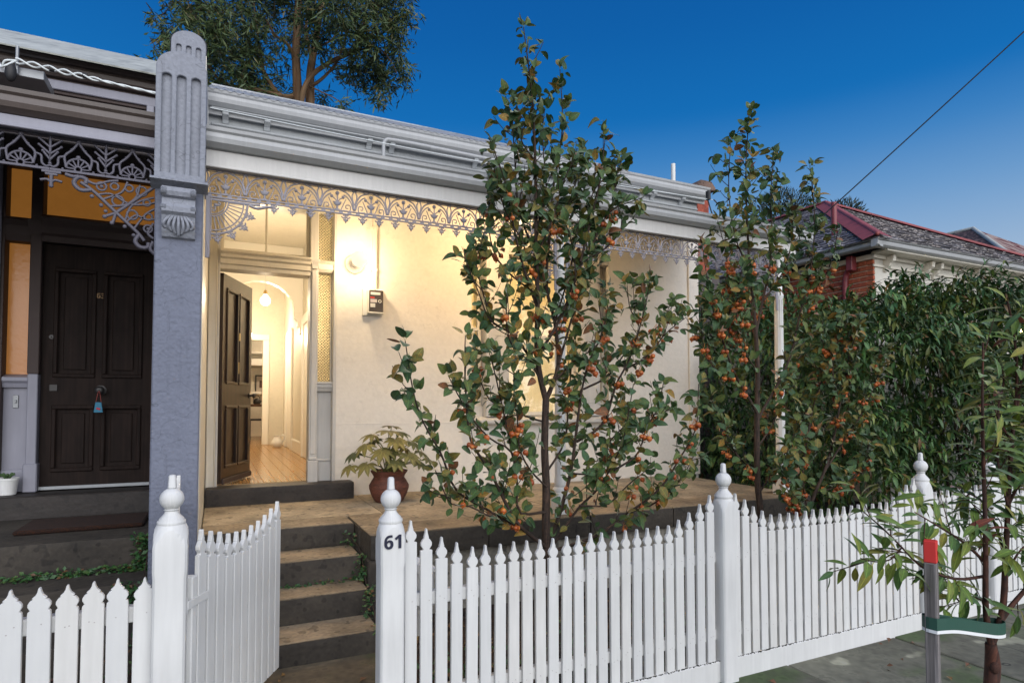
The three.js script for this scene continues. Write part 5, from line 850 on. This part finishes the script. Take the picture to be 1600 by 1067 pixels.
// ================================================================ plants
function leafG(L, W, { fold = .25, droop = .25, n = 4, pet = .3, wide = .75, cup = 0, round = .85 } = {}) { // stalk at the origin, blade along +y, upper side to +z
  const P = [], U = [], I = [], p = pet * L;
  for (let j = 0; j <= n; j++) {
    const t = j / n, w = W / 2 * Math.pow(Math.sin(Math.PI * Math.pow(Math.min(.999, t * .97 + .02), wide)), round), z = -droop * L * t * t + cup * L * Math.sin(t * Math.PI);
    for (const s of [-1, 0, 1]) { P.push(s * w, p + t * L, z + (s ? fold * w : 0)); U.push(.5 + s * .5, t); }
    if (j) for (const k of [0, 1]) { const q = j * 3 + k, b = q - 3; I.push(b, b + 1, q + 1, b, q + 1, q); }
  }
  if (p) { const b = P.length / 3, w = Math.max(.0011, L * .012); P.push(-w, 0, 0, w, 0, 0, w, p, 0, -w, p, 0); for (let i = 0; i < 4; i++) U.push(.5, .02); I.push(b, b + 1, b + 2, b, b + 2, b + 3); }
  const g = new THREE.BufferGeometry(); g.setAttribute('position', new THREE.Float32BufferAttribute(P, 3)); g.setAttribute('uv', new THREE.Float32BufferAttribute(U, 2)); g.setIndex(I); g.computeVertexNormals(); return g;
}
const UP = V(0, 1, 0);
function pose(p, d, up, s = 1, roll = 0) { // y along d, z towards up
  const y = d.clone().normalize(), z = up.clone().addScaledVector(y, -up.dot(y)); if (z.lengthSq() < 1e-5) z.set(y.y, -y.x, 0.01); z.normalize(); if (roll) z.applyAxisAngle(y, roll);
  const x = V().crossVectors(y, z); return new THREE.Matrix4().makeBasis(x.multiplyScalar(s), y.multiplyScalar(s), z.multiplyScalar(s)).setPosition(p);
}
const rdir = () => { const a = rr(0, 6.283), z = rr(-1, 1), r = Math.sqrt(1 - z * z); return V(r * Math.cos(a), z, r * Math.sin(a)); };
// leaves: those nearest the street are parts of their own, the rest one part
function leaves(parent, list, geos, palette, map, { parts = 300, name = 'leaf', rest = 'foliage', clear = .3 } = {}) {
  const opt = clear ? { map, roughness: .9, transmission: clear, thickness: 0, clearcoat: .18, clearcoatRoughness: .34, side: THREE.DoubleSide } : { map, roughness: .55, side: THREE.DoubleSide };
  const mats = parts ? palette.map(c => PH(c, opt)) : [];
  list.sort((a, b) => a.d - b.d);
  list.slice(0, parts).forEach(l => { const m = mesh(name, geos[l.g], mats[l.c], parent); m.matrixAutoUpdate = false; l.m.decompose(m.position, m.quaternion, m.scale); m.updateMatrix(); m.matrixAutoUpdate = true; });
  const far = list.slice(parts); if (!far.length) return;
  const src = geos.map(g => g.toNonIndexed()), total = far.reduce((s, l) => s + src[l.g].attributes.position.count, 0);
  const P = new Float32Array(total * 3), N = new Float32Array(total * 3), U = new Float32Array(total * 2), C = new Float32Array(total * 3), v = V(), nm = new THREE.Matrix3(); let o = 0;
  for (const l of far) {
    const g = src[l.g], n = g.attributes.position.count; nm.getNormalMatrix(l.m); const c = palette[l.c], k = l.k ?? 1;
    for (let i = 0; i < n; i++, o++) {
      v.fromBufferAttribute(g.attributes.position, i).applyMatrix4(l.m).toArray(P, o * 3); v.fromBufferAttribute(g.attributes.normal, i).applyMatrix3(nm).normalize().toArray(N, o * 3);
      U[o * 2] = g.attributes.uv.getX(i); U[o * 2 + 1] = g.attributes.uv.getY(i); C[o * 3] = c[0] * k; C[o * 3 + 1] = c[1] * k; C[o * 3 + 2] = c[2] * k;
    }
  }
  const g = new THREE.BufferGeometry(); g.setAttribute('position', new THREE.BufferAttribute(P, 3)); g.setAttribute('normal', new THREE.BufferAttribute(N, 3)); g.setAttribute('uv', new THREE.BufferAttribute(U, 2)); g.setAttribute('color', new THREE.BufferAttribute(C, 3));
  const m = mesh(rest, g, PH([1, 1, 1], { ...opt, vertexColors: true }), parent); m.userData.kind = 'stuff';
}
const weighted = w => { let r = rnd() * w.reduce((a, b) => a + b, 0); for (let i = 0; i < w.length; i++) if ((r -= w[i]) < 0) return i; return 0; };
const camP = V(0, 1.6, 0);

// ---------------------------------------------------------------- crab apple trees
const CRAB_LEAVES = [leafG(.084, .064, { fold: .18, droop: .22, wide: .72, n: 5, round: .62 }), leafG(.092, .064, { fold: .35, droop: .35, wide: .72, n: 5, round: .65 }), leafG(.076, .062, { fold: .08, droop: .12, wide: .7, n: 5, round: .6 }), leafG(.086, .056, { fold: .5, droop: .3, wide: .75, cup: .06, n: 5, round: .65 }), leafG(.082, .058, { fold: .75, droop: .55, wide: .74, n: 5, round: .62 }), leafG(.07, .05, { fold: .3, droop: -.3, wide: .74, n: 5, round: .62 })];
const CRAB_COL = [[.078, .178, .032], [.048, .140, .036], [.130, .20, .026], [.23, .21, .024], [.38, .24, .024], [.048, .150, .052], [.27, .11, .03]], CRAB_W = [32, 22, 20, 14, 5, 8, 2.5];
const FRUIT = (() => { const s = new THREE.SphereGeometry(.0165, 10, 8); const p = s.attributes.position; for (let i = 0; i < p.count; i++) { const y = p.getY(i) / .0165; p.setY(i, p.getY(i) * (.94 - .06 * Math.max(0, -y))); } s.computeVertexNormals(); return join([s.translate(0, -.052, 0), tube([[0, 0, 0], [.002, -.02, 0], [0, -.038, 0]], .0011, .0014, 4), lathe([[.004, 0], [.0055, -.005], [.002, -.007]].map(([r, y]) => [r, y]), 6).translate(0, -.066, 0)]); })();
const FRUIT_M = [M.fruit, ...[[.52, .42, .36], [.78, .74, .56], [.60, .50, .40]].map(c => S(c, { map: T.fruit, roughness: .4 }))];
function crab(name, label, runs, { leafStep = .05, fruits = 120, fruitLow = .7, fruitHigh = 3.0, twigStep = .2, dense = 1 } = {}) {
  const t = thing(name, label, 'tree', 'crab apple trees in the front garden'), list = [], spots = [], o = runs[0][0][0].slice(); o[1] = 0;
  const add = (p, dir, s = 1) => { const d = dir.clone().addScaledVector(UP, rr(-.3, .35)).normalize(); list.push({ m: pose(p, d, V(0, .75, .6).addScaledVector(rdir(), .65), s * (.48 + .60 * Math.pow(rnd(), .8)), rr(-.45, .45)), g: Math.floor(rnd() * 6), c: weighted(CRAB_W), d: p.distanceTo(camP) + rr(0, .5) }); };
  runs.forEach(([pts, r0, r1], i) => {
    const curve = new THREE.CatmullRomCurve3(pts.map(p => V(...p)), false, 'centripetal'), len = curve.getLength();
    for (let k = 1; k < pts.length - 1; k++) curve.points[k].add(rdir().multiplyScalar(.012)); curve.updateArcLengths();
    mesh(i ? 'branch' : 'trunk', tube(curve.getSpacedPoints(Math.max(6, Math.round(len / .07))), r0, r1, i ? 6 : 10), M.bark, t);
    if (!i) { for (let s = .45; s < 1; s += .12) { const p = curve.getPointAt(s); add(p, rdir()); } return; }
    const from = r0 > .012 ? .12 : .08;
    for (let s = len * from; s < len; s += leafStep * rr(.6, 1.4)) {
      const f = s / len, p = curve.getPointAt(f), tan = curve.getTangentAt(f), out = rdir().addScaledVector(tan, .35).normalize(), spur = p.clone().addScaledVector(out, rr(.008, .045));
      const n = f > .85 ? 2 : (rnd() < .75 ? Math.round(rr(1, 3) * dense) : 0);
      for (let k = 0; k < n; k++) add(spur, out.clone().add(rdir().multiplyScalar(.9)).normalize());
      if (n && p.y > fruitLow && p.y < fruitHigh && f < .9) spots.push(spur);
      if (n > 1) list.at(-1).spur = 1;
    }
    for (let s = len * .2; s < len * .9; s += twigStep * rr(.6, 1.5)) { // short leafy side shoots, rising
      const f = s / len, p = curve.getPointAt(f), tan = curve.getTangentAt(f), dir = rdir().multiplyScalar(.9).addScaledVector(tan, .5).addScaledVector(UP, .55).normalize(), L = rr(.10, .30) * (1 - .35 * f), q = [p, p.clone().addScaledVector(dir, L * .5), p.clone().addScaledVector(dir, L).addScaledVector(UP, L * .2)];
      mesh('twig', tube(q, .0036, .0018, 4, 4, false), M.bark, t);
      for (let k = .25; k <= 1.01; k += .028 / L * rr(.7, 1.5)) add(q[0].clone().lerp(q[2], Math.min(1, k)), rdir().addScaledVector(dir, .4).normalize());
      if (p.y > fruitLow && p.y < fruitHigh) spots.push(q[1]);
    }
    for (let k = 0; k < 3; k++) add(V(...pts.at(-1)), UP.clone().add(rdir().multiplyScalar(.8)));
  });
  let n = 0; while (n < fruits && spots.length) {
    const p = spots[Math.floor(rnd() * spots.length)], c = Math.ceil(rr(.3, 4));
    for (let k = 0; k < c && n < fruits; k++, n++) { const m = mesh('fruit', FRUIT, pick(FRUIT_M), t); m.position.copy(p).add(V(rr(-.012, .012), rr(-.004, .004), rr(-.012, .012))); m.rotation.set(rr(-.55, .55), rr(0, 6), rr(-.55, .55)); m.scale.setScalar(rr(.95, 1.32)); }
  }
  leaves(t, list, CRAB_LEAVES, CRAB_COL, T.leaf);
  return list.length;
}
console.log('crab leaves', crab('crab_apple_tree', 'tall crab apple tree with orange fruit before the lit verandah wall', CRAB_A, { fruits: 270, leafStep: .029, twigStep: .11 }),
  crab('crab_apple_tree', 'crab apple tree with bare straight trunk beside the verandah\'s end column', CRAB_B, { fruits: 230, leafStep: .022, twigStep: .075, fruitHigh: 2.9 }),
  crab('crab_apple_tree', 'low crab apple bush full of fruit against the dark hedge', CRAB_C, { fruits: 150, leafStep: .018, twigStep: .055 }));

// ---------------------------------------------------------------- young street tree with its stakes and tie
{
  const t = thing('street_tree', 'young street tree with pointed leaves tied to a wooden stake', 'tree'), list = [];
  const geos = [leafG(.092, .029, { fold: .3, droop: .35, wide: .85, pet: .16, n: 5 }), leafG(.084, .031, { fold: .35, droop: .2, wide: .82, pet: .16, n: 5 }), leafG(.098, .030, { fold: .2, droop: .3, wide: .88, pet: .16, n: 5 })];
  const col = [[.18, .32, .035], [.11, .25, .04], [.27, .36, .035], [.38, .37, .04], [.07, .19, .045], [.36, .09, .045]], w = [28, 24, 22, 12, 10, 1.5];
  STREET.forEach(([pts, r0, r1], i) => {
    const curve = new THREE.CatmullRomCurve3(pts.map(p => V(...p)), false, 'centripetal'), len = curve.getLength();
    mesh(i ? 'branch' : 'trunk', i ? tube(curve.getSpacedPoints(Math.max(6, Math.round(len / .05))), r0, r1, 7) : tube(curve.getSpacedPoints(28), f => .0185 + .002 * Math.sin(f * 9) + .004 * sm(.8, .9, f) - .006 * sm(.93, 1, f), 0, 12), M.redBark, t);
    if (!i) return; let side = 1;
    for (let s = len * (r0 > .009 ? .3 : .18); s < len; s += rr(.009, .018)) {
      const p = curve.getPointAt(s / len), tan = curve.getTangentAt(s / len), sd = V().crossVectors(tan, V(.2, .3, 1).normalize()).normalize().multiplyScalar(side); side = -side;
      const az = rr(0, 6.283), d = tan.y > .6 ? V(Math.cos(az), rr(-.15, .4), Math.sin(az)).normalize() : sd.add(rdir().multiplyScalar(.45)).addScaledVector(tan, .5).addScaledVector(UP, rr(-.35, .1)).normalize();
      list.push({ m: pose(p, d, V(0, 1, .35).addScaledVector(rdir(), .3), rr(.62, 1.08)), g: Math.floor(rnd() * 3), c: weighted(w), d: p.distanceTo(camP) + rr(0, .3) });
    }
    list.push({ m: pose(V(...pts.at(-1)), UP.clone().add(rdir().multiplyScalar(.6)), V(0, .3, 1), .8), g: 0, c: 2, d: 0 });
    for (let s = len * .25; s < len * .95; s += rr(.07, .12)) { // leafy side twigs
      const p = curve.getPointAt(s / len), dir = rdir().addScaledVector(curve.getTangentAt(s / len), .6).addScaledVector(UP, .25).normalize(), L = rr(.06, .16), q = p.clone().addScaledVector(dir, L);
      mesh('twig', tube([p, q], .0024, .0012, 4, 0, false), M.redBark, t); let sd = 1;
      for (let k = .2; k <= 1.01; k += .018 / L) { const d = V().crossVectors(dir, rdir()).normalize().multiplyScalar(sd).addScaledVector(dir, .5).addScaledVector(UP, rr(-.45, .1)).normalize(); sd = -sd; list.push({ m: pose(p.clone().lerp(q, Math.min(1, k)), d, V(0, .8, .4).addScaledVector(rdir(), .35), rr(.6, 1.0)), g: Math.floor(rnd() * 3), c: weighted(w), d: p.distanceTo(camP) + rr(0, .3) }); }
    }
  });
  leaves(t, list, geos, col, T.leafClean, { clear: .3 }); console.log('street leaves', list.length);
  mesh('knot', [place(new THREE.SphereGeometry(1, 10, 8), 2.488, .672, -1.246, 0, 0, 0, [.018, .022, .014])], M.redBark, t);
  structure('tree_pit', B(2.15, 2.85, -.02, .006, -1.6, -.95, .01), M.soil);
  for (const [x, z, top, m, label, turn] of [[2.215, -1.295, 1.135, M.greyWood, 'grey wooden stake with a red painted tip supporting the street tree', .42], [2.665, -1.15, 1.0, M.brownWood, 'plain brown wooden stake on the far side of the street tree', .3]]) {
    const s = thing('tree_stake', label, 'stake', 'tree stakes', [x, 0, z], turn), w = .0195;
    mesh('shaft', B(-w, w, -.1, top - (m === M.greyWood ? .075 : 0), -w, w, .003), m, s);
    if (m === M.greyWood) mesh('painted_tip', B(-w, w, top - .0748, top, -w, w, .003), M.redPaint, s);
  }
  const s = thing('tree_tie', 'green webbing strap with white edge looped from the stake around the trunk', 'strap');
  const loop = [V(2.196, 0, -1.268), V(2.236, 0, -1.262), V(2.32, 0, -1.262), V(2.42, 0, -1.25), V(2.485, 0, -1.226), V(2.535, 0, -1.232), V(2.545, 0, -1.27), V(2.50, 0, -1.292), V(2.40, 0, -1.285), V(2.30, 0, -1.292), V(2.246, 0, -1.315), V(2.21, 0, -1.327), V(2.19, 0, -1.30), V(2.196, 0, -1.268)];
  const ribbon = (y0, h, off) => { const c = new THREE.CatmullRomCurve3(loop, false, 'centripetal').getSpacedPoints(70), P = []; const at = (p, u) => [p.x, y0 - .048 * sm(2.2, 2.52, p.x) + u, p.z]; for (let i = 0; i < 70; i++) { const a = c[i], b = c[i + 1], n = V(b.z - a.z, 0, a.x - b.x).normalize().multiplyScalar(off); const q = (p, u, k) => { const r = at(p, u); return [r[0] + n.x * k, r[1], r[2] + n.z * k]; }; for (const [p1, p2, p3, p4] of [[q(a, 0, 1), q(b, 0, 1), q(b, h, 1), q(a, h, 1)], [q(a, 0, 0), q(b, 0, 0), q(b, h, 0), q(a, h, 0)], [q(a, h, 0), q(b, h, 0), q(b, h, 1), q(a, h, 1)]]) P.push(...p1, ...p2, ...p3, ...p1, ...p3, ...p4); } const g = new THREE.BufferGeometry(); g.setAttribute('position', new THREE.Float32BufferAttribute(P, 3)); g.computeVertexNormals(); return uvm(g); };
  mesh('webbing', ribbon(.838, .040, .0022), M.strapGreen, s); mesh('white_edge', ribbon(.827, .0108, .0024), M.strapWhite, s);
}

// ---------------------------------------------------------------- hedge between the gardens
{
  const h = thing('hedge', 'tall dark green hedge of drooping narrow leaves beside the brick house', 'hedge'), list = [];
  const geos = [leafG(.115, .034, { fold: .3, droop: .45, wide: .9, pet: .08, n: 3 }), leafG(.10, .03, { fold: .45, droop: .6, wide: .9, pet: .08, n: 3 }), leafG(.125, .038, { fold: .2, droop: .3, wide: .9, pet: .08, n: 3 })];
  const col = [[.068, .175, .044], [.046, .130, .040], [.115, .22, .052], [.18, .23, .045], [.22, .13, .045]], w = [32, 26, 20, 10, 4];
  const top = x => 2.42 + .42 * sm(5.8, 7.0, x) + .32 * sm(7.2, 8.1, x) + .14 * Math.sin(x * 5.1) + .09 * Math.sin(x * 11.3 + 1);
  const stems = [];
  for (let i = 0; i < 26; i++) { const x = rr(6.0, 12.6), z = rr(-5.4, -4.4), y = top(x) * rr(.6, .9); stems.push(tube([[x, 0, z], [x + rr(-.15, .15), y * .5, z + rr(-.2, .2)], [x + rr(-.35, .35), y, z + rr(-.35, .35)]], .022, .006, 6, 10)); }
  stems.forEach(g => mesh('stem', g, M.bark, h));
  const shoot = (p, dir, L, n) => { const tone = rr(.55, 1.45), young = rnd() < .16 ? 3 : -1;
    for (let k = 0; k < n; k++) {
      const f = (k + .5) / n, q = p.clone().addScaledVector(dir, L * f); q.y -= L * .25 * f * f;
      const d = rdir().multiplyScalar(.8).addScaledVector(dir, .55).addScaledVector(UP, -.35).normalize();
      list.push({ m: pose(q, d, UP.clone().addScaledVector(rdir(), .3), rr(.75, 1.2)), g: Math.floor(rnd() * 3), c: young > 0 && rnd() < .7 ? young : weighted(w), k: tone, d: q.distanceTo(camP) - (q.y > 1.6 ? 2 : 0) + rr(0, 1.2) });
    }
  };
  for (let i = 0; i < 2700; i++) { // face towards the street
    const x = 5.95 + 6.9 * Math.pow(rnd(), .85), f = Math.pow(rnd(), .75), y = .15 + (top(x) - .2) * f, z = -4.02 - .55 * sm(.75, 1, f) - .25 * Math.sin(x * 2.7 + y * 2) - rr(0, .35);
    shoot(V(x, y, z), V(rr(-.5, .5), rr(.05, .7), rr(.3, 1)).normalize(), rr(.22, .42), 10);
  }
  for (let i = 0; i < 420; i++) { const x = rr(5.9, 12.8), z = rr(-5.6, -4.3); shoot(V(x, top(x) - rr(.15, .45), z), V(rr(-.5, .5), 1, rr(-.3, .6)).normalize(), rr(.28, .5), 11); }
  for (let i = 0; i < 230; i++) { const z = rr(-6.3, -4.2), y = rr(.3, 2.35); shoot(V(6.05 + rr(0, .3), y, z), V(rr(-1, -.2), rr(0, .7), rr(-.2, .6)).normalize(), rr(.2, .4), 9); }
  for (let i = 0; i < 1500; i++) { const x = rr(6.2, 12.8); shoot(V(x, rr(.2, 1) * top(x), rr(-5.6, -4.7)), rdir(), rr(.3, .5), 8); }
  leaves(h, list, geos, col, T.leafClean, { clear: 0 });
  console.log('hedge leaves', list.length);
  const far = thing('dark_shrub', 'dark shrubbery filling the gap behind the verandah\'s end column', 'shrub'), fl = [];
  for (let i = 0; i < 4600; i++) { const p = V(rr(5.98, 9.3), rr(.1, 3.5), rr(-8.2, -6.6)); fl.push({ m: pose(p, rdir().addScaledVector(UP, -.3), UP.clone().addScaledVector(rdir(), .5), rr(1.1, 1.9)), g: Math.floor(rnd() * 3), c: weighted(w), d: 0 }); }
  for (let i = 0; i < 9; i++) { const x = rr(6.2, 9), z = rr(-8, -6.8); mesh('stem', tube([[x, 0, z], [x + rr(-.2, .2), 1, z], [x + rr(-.3, .3), 2.1, z]], .03, .01, 6, 8), M.bark, far); }
  leaves(far, fl, geos, col, T.leafClean, { parts: 0, clear: 0 });
  const g = thing('garden_light', 'small bright bulb showing through the hedge leaves', 'lamp', undefined, [8.17, 2.42, -3.75]);
  mesh('bulb', lathe([[.001, -.018], [.012, -.013], [.018, 0], [.013, .018], [.010, .034]], 12), PH([.9, .8, .6], { emissive: new THREE.Color(1, .72, .36), emissiveIntensity: 9 }), g); mesh('socket', tube([[0, .03, 0], [0, .075, 0]], .012, .012, 8), M.blackMetal, g); mesh('flex', tube([[0, .07, 0], [-.05, .2, -.1], [-.1, .3, -.3]], .004, .004, 5, 8), M.cable, g);
  const p = new THREE.PointLight(new THREE.Color().setRGB(1, .62, .26), .06); p.position.set(8.17, 2.42, -3.75); p.castShadow = true; p.name = 'garden_light_light'; scene.add(p);
}

// ---------------------------------------------------------------- potted plant with hand-shaped leaves on the verandah
{
  const t = thing('potted_plant', 'potted plant with large hand shaped leaves on the verandah', 'potted plant', undefined, [1.50, FL + .006, -5.88]);
  mesh('pot', lathe([[.12, 0], [.135, .01], [.165, .06], [.188, .13], [.19, .16], [.165, .205], [.145, .235], [.15, .255], [.172, .285], [.178, .30], [.165, .302], [.14, .26]], 30), M.terracotta, t);
  mesh('soil', new THREE.CircleGeometry(.142, 24).rotateX(-Math.PI / 2).translate(0, .262, 0), M.soil, t);
  const hand = (n, R, dr) => { const L = []; for (let i = 0; i < n; i++) { const a = (i - (n - 1) / 2) / (n - 1) * 4.3, len = R * (1 - .28 * Math.abs(a) / 2.2); L.push(leafG(len, len * .40, { fold: .28, droop: dr, wide: 1.05, pet: 0, n: 4 }).rotateZ(-a)); } const g = join(L); g.translate(0, 0, 0); return g; };
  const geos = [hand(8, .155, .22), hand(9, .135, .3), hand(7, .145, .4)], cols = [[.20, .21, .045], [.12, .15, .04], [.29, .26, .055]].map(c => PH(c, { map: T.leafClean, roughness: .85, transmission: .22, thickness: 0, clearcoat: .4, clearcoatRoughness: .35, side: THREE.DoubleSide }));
  const heads = [[-.02, .68, .05, 1.1], [.10, .66, -.02, 1.05], [-.15, .64, -.04, 1], [.02, .60, .17, 1.0], [.20, .57, .08, 1.05], [-.24, .55, .07, 1], [.30, .47, .02, 1.0], [-.33, .47, .0, .95], [-.12, .50, .21, 1.05], [.13, .46, .22, 1], [.25, .38, .14, .95], [-.25, .38, .16, 1], [0, .40, .24, .9], [.36, .40, .08, .9], [-.38, .36, .06, .9], [.05, .72, -.12, .9], [-.1, .58, -.2, .95], [.2, .5, -.2, .9], [-.02, .5, .1, 1]];
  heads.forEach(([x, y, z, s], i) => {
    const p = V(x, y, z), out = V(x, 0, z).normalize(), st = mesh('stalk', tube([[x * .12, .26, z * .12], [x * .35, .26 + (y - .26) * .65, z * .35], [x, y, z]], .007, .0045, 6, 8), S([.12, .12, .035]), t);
    const m = mesh('leaf', geos[i % 3], cols[i % 3 === 0 ? (y > .55 ? 2 : 0) : i % 3], t); pose(p, out.clone().multiplyScalar(1).addScaledVector(UP, y > .6 ? -.05 : -.55), UP.clone().addScaledVector(out, .55).add(V(0, 0, .25)), s).decompose(m.position, m.quaternion, m.scale);  // some upper leaves take the yellower colour, lamplight painted in
  });
}

// ---------------------------------------------------------------- creepers on the steps, weeds and litter in the beds
function scatter(name, label, category, spots, size, col, w, flat = .6) { // spots: [x, y, z, spread x, y, z, count]
  const t = thing(name, label, category), list = [], geos = [leafG(size, size * .85, { n: 2, fold: .2, pet: .3, wide: .7 }), leafG(size * .8, size * .7, { n: 2, fold: .35, pet: .3, wide: .7 })];
  for (const [x, y, z, a, b, c, n] of spots) for (let i = 0; i < n; i++) { const p = V(x + rr(-a, a), y + rr(-b, b), z + rr(-c, c)); list.push({ m: pose(p, V(rr(-1, 1), rr(-.5, .5), rr(-.3, 1)), V(rr(-.5, .5), 1, rr(0, 1.4) * flat + .2), rr(.6, 1.25), rr(-.4, .4)), g: i % 2, c: weighted(w), d: 0 }); }
  leaves(t, list, geos, col, T.leafClean, { parts: 0, clear: 0 }); return t;
}
const GREENS = [[.045, .150, .035], [.032, .110, .032], [.085, .18, .04], [.16, .08, .03]];
{
  const a = scatter('creeping_vine', 'small leaved creeper growing along the right edge of the stone steps', 'creeper', [[.955, .40, -4.56, .04, .10, .10, 90], [.96, .24, -4.28, .04, .11, .07, 90], [.95, .54, -4.93, .05, .06, .04, 40], [.6, .325, -4.585, .38, .018, .012, 110], [.95, .1, -4.05, .03, .08, .06, 40]], .026, GREENS, [30, 20, 14, 8]);
  mesh('runner', [tube([[.97, .02, -4.0], [.975, .2, -4.2], [.965, .33, -4.4], [.97, .5, -4.62], [.96, .56, -4.95]], .005, .003, 5, 16)], M.bark, a);
  const b = scatter('creeping_vine', 'green creeper spilling down the neighbour\'s steps beside the blue wall', 'creeper', [[-.45, .56, -5.06, .07, .13, .05, 260], [-.48, .32, -4.67, .10, .14, .06, 300], [-1.0, .458, -5.06, .6, .022, .035, 420], [-.46, .12, -4.3, .09, .12, .06, 200], [-1.1, .24, -4.68, .7, .015, .02, 120]], .032, GREENS, [34, 20, 20, 7]);
  mesh('runner', [tube([[-.42, .02, -4.2], [-.44, .25, -4.5], [-.43, .45, -4.8], [-.42, .66, -5.1]], .006, .003, 5, 14)], M.bark, b);
  tag(scatter('weeds', 'low weeds growing in the soil behind the picket fence', 'weeds', [[1.6, .07, -3.3, .6, .05, .35, 160], [2.8, .07, -3.4, .8, .05, .5, 200], [-.7, .10, -3.4, .35, .09, .5, 260], [4.2, .08, -3.3, .8, .06, .4, 160]], .045, GREENS, [30, 20, 20, 5]), null, null, null, 'stuff');
  tag(scatter('fallen_leaves', 'few dry leaves lying on the concrete footpath', 'leaf litter', [[3.6, .008, -2.4, 1.2, .003, .28, 14], [3.0, .008, -1.7, 1.2, .003, .6, 6], [.5, .012, -3.4, .4, .003, .5, 14]], .045, [[.30, .17, .05], [.20, .09, .04], [.10, .06, .03]], [3, 3, 2], .1), null, null, null, 'stuff');
  tag(scatter('leaf_litter', 'fallen brown and yellow leaves scattered over the garden soil', 'leaf litter', [[2.6, .035, -3.6, 1.55, .012, .72, 700], [-.8, .035, -3.6, .4, .012, .7, 120], [1.35, .04, -3.25, .28, .012, .35, 160]], .05, [[.20, .10, .03], [.12, .05, .025], [.25, .16, .04], [.06, .035, .02]], [3, 4, 2, 4], .15), null, null, null, 'stuff');
}

// ---------------------------------------------------------------- gum tree behind the roofs and foliage beyond the slate ridge
{
  const t = thing('gum_tree', 'tall gum tree with pale limbs rising behind the cottage roof', 'tree'), list = [];
  GUM.forEach(([pts, r0, r1], i) => { const v = pts.map(p => V(...p)); if (i < 2) v.unshift(V(v[0].x + .2, -.1, v[0].z)); mesh(i < 2 ? 'trunk' : 'limb', tube(v, r0, r1, 10, 30), M.gumBark, t); });
  const geos = [leafG(.26, .050, { n: 2, fold: .2, droop: .15, wide: .9, pet: .1 }), leafG(.21, .045, { n: 2, fold: .3, droop: .3, wide: .9, pet: .1 })], col = [[.085, .150, .045], [.055, .105, .036], [.125, .185, .050], [.17, .16, .045]], w = [30, 26, 16, 8], tw = [];
  for (const [x, y, z, a, b, k] of GUM_CLUMPS) {
    const n = Math.round(100 * k * (a * b) ** .55);
    for (let i = 0; i < n; i++) { // a hanging spray
      const d = rdir().multiplyScalar(Math.cbrt(rnd())), p = V(x + d.x * a * 1.05, y + d.y * b * 1.05, z + d.z * Math.max(a, b) * .9), L = rr(.3, .8), dir = V(rr(-1, 1), rr(-1, .15), rr(-1, 1)).normalize();
      if (i % 3 === 0) tw.push(tube([p.clone().addScaledVector(UP, .25).add(rdir().multiplyScalar(.2)), p, p.clone().addScaledVector(dir, L)], .012, .005, 3, 0, false));
      for (let j = 0; j < 16; j++) { const q = p.clone().addScaledVector(dir, L * j / 16).add(rdir().multiplyScalar(.10)); list.push({ m: pose(q, V(rr(-1, 1), rr(-1.1, .1), rr(-1, 1)), rdir(), rr(.75, 1.25), rr(0, 6)), g: j % 2, c: weighted(w), d: 0 }); }
    }
  }
  const m = mesh('twigs', tw, M.bark, t); m.userData.kind = 'stuff';
  leaves(t, list, geos, col, T.leafClean, { parts: 0, clear: 0, rest: 'crown' }); console.log('gum leaves', list.length);
  for (const [x, y, z, r, n, label] of [[19.6, 9.0, -16.5, 1.0, 2400, 'dark bushy tree top showing above the left end of the slate ridge'], [21.6, 8.9, -15.5, .62, 1000, 'small tree top showing just above the slate roof apex']]) {
    const f = thing('distant_tree', label, 'tree', 'trees beyond the brick house'), l = [];
    mesh('trunk', tube([[x, -.1, z], [x + .1, y * .5, z], [x, y - .2, z]], .16, .07, 8, 10), M.bark, f);
    for (let i = 0; i < n; i++) { const d = rdir().multiplyScalar(Math.cbrt(rnd())); const p = V(x + d.x * r * 1.5, y + d.y * r * .75, z + d.z * r); l.push({ m: pose(p, d.clone().add(UP.clone().multiplyScalar(.5)).add(rdir().multiplyScalar(.5)), rdir(), rr(.5, .95)), g: i % 2, c: weighted(w), d: 0 }); }
    for (let i = 0; i < 7; i++) { const d = rdir(); mesh('limb', tube([[x, y - .5, z], [x + d.x * r * .5, y + d.y * r * .2, z + d.z * r * .5], [x + d.x * r, y + d.y * r * .5, z + d.z * r]], .04, .012, 5, 6), M.bark, f); }
    leaves(f, l, geos, [[.026, .055, .034], [.02, .042, .03], [.04, .07, .035], [.05, .06, .03]], T.leafClean, { parts: 0, clear: 0, rest: 'crown' });
  }
}

renderer.render(scene, camera);
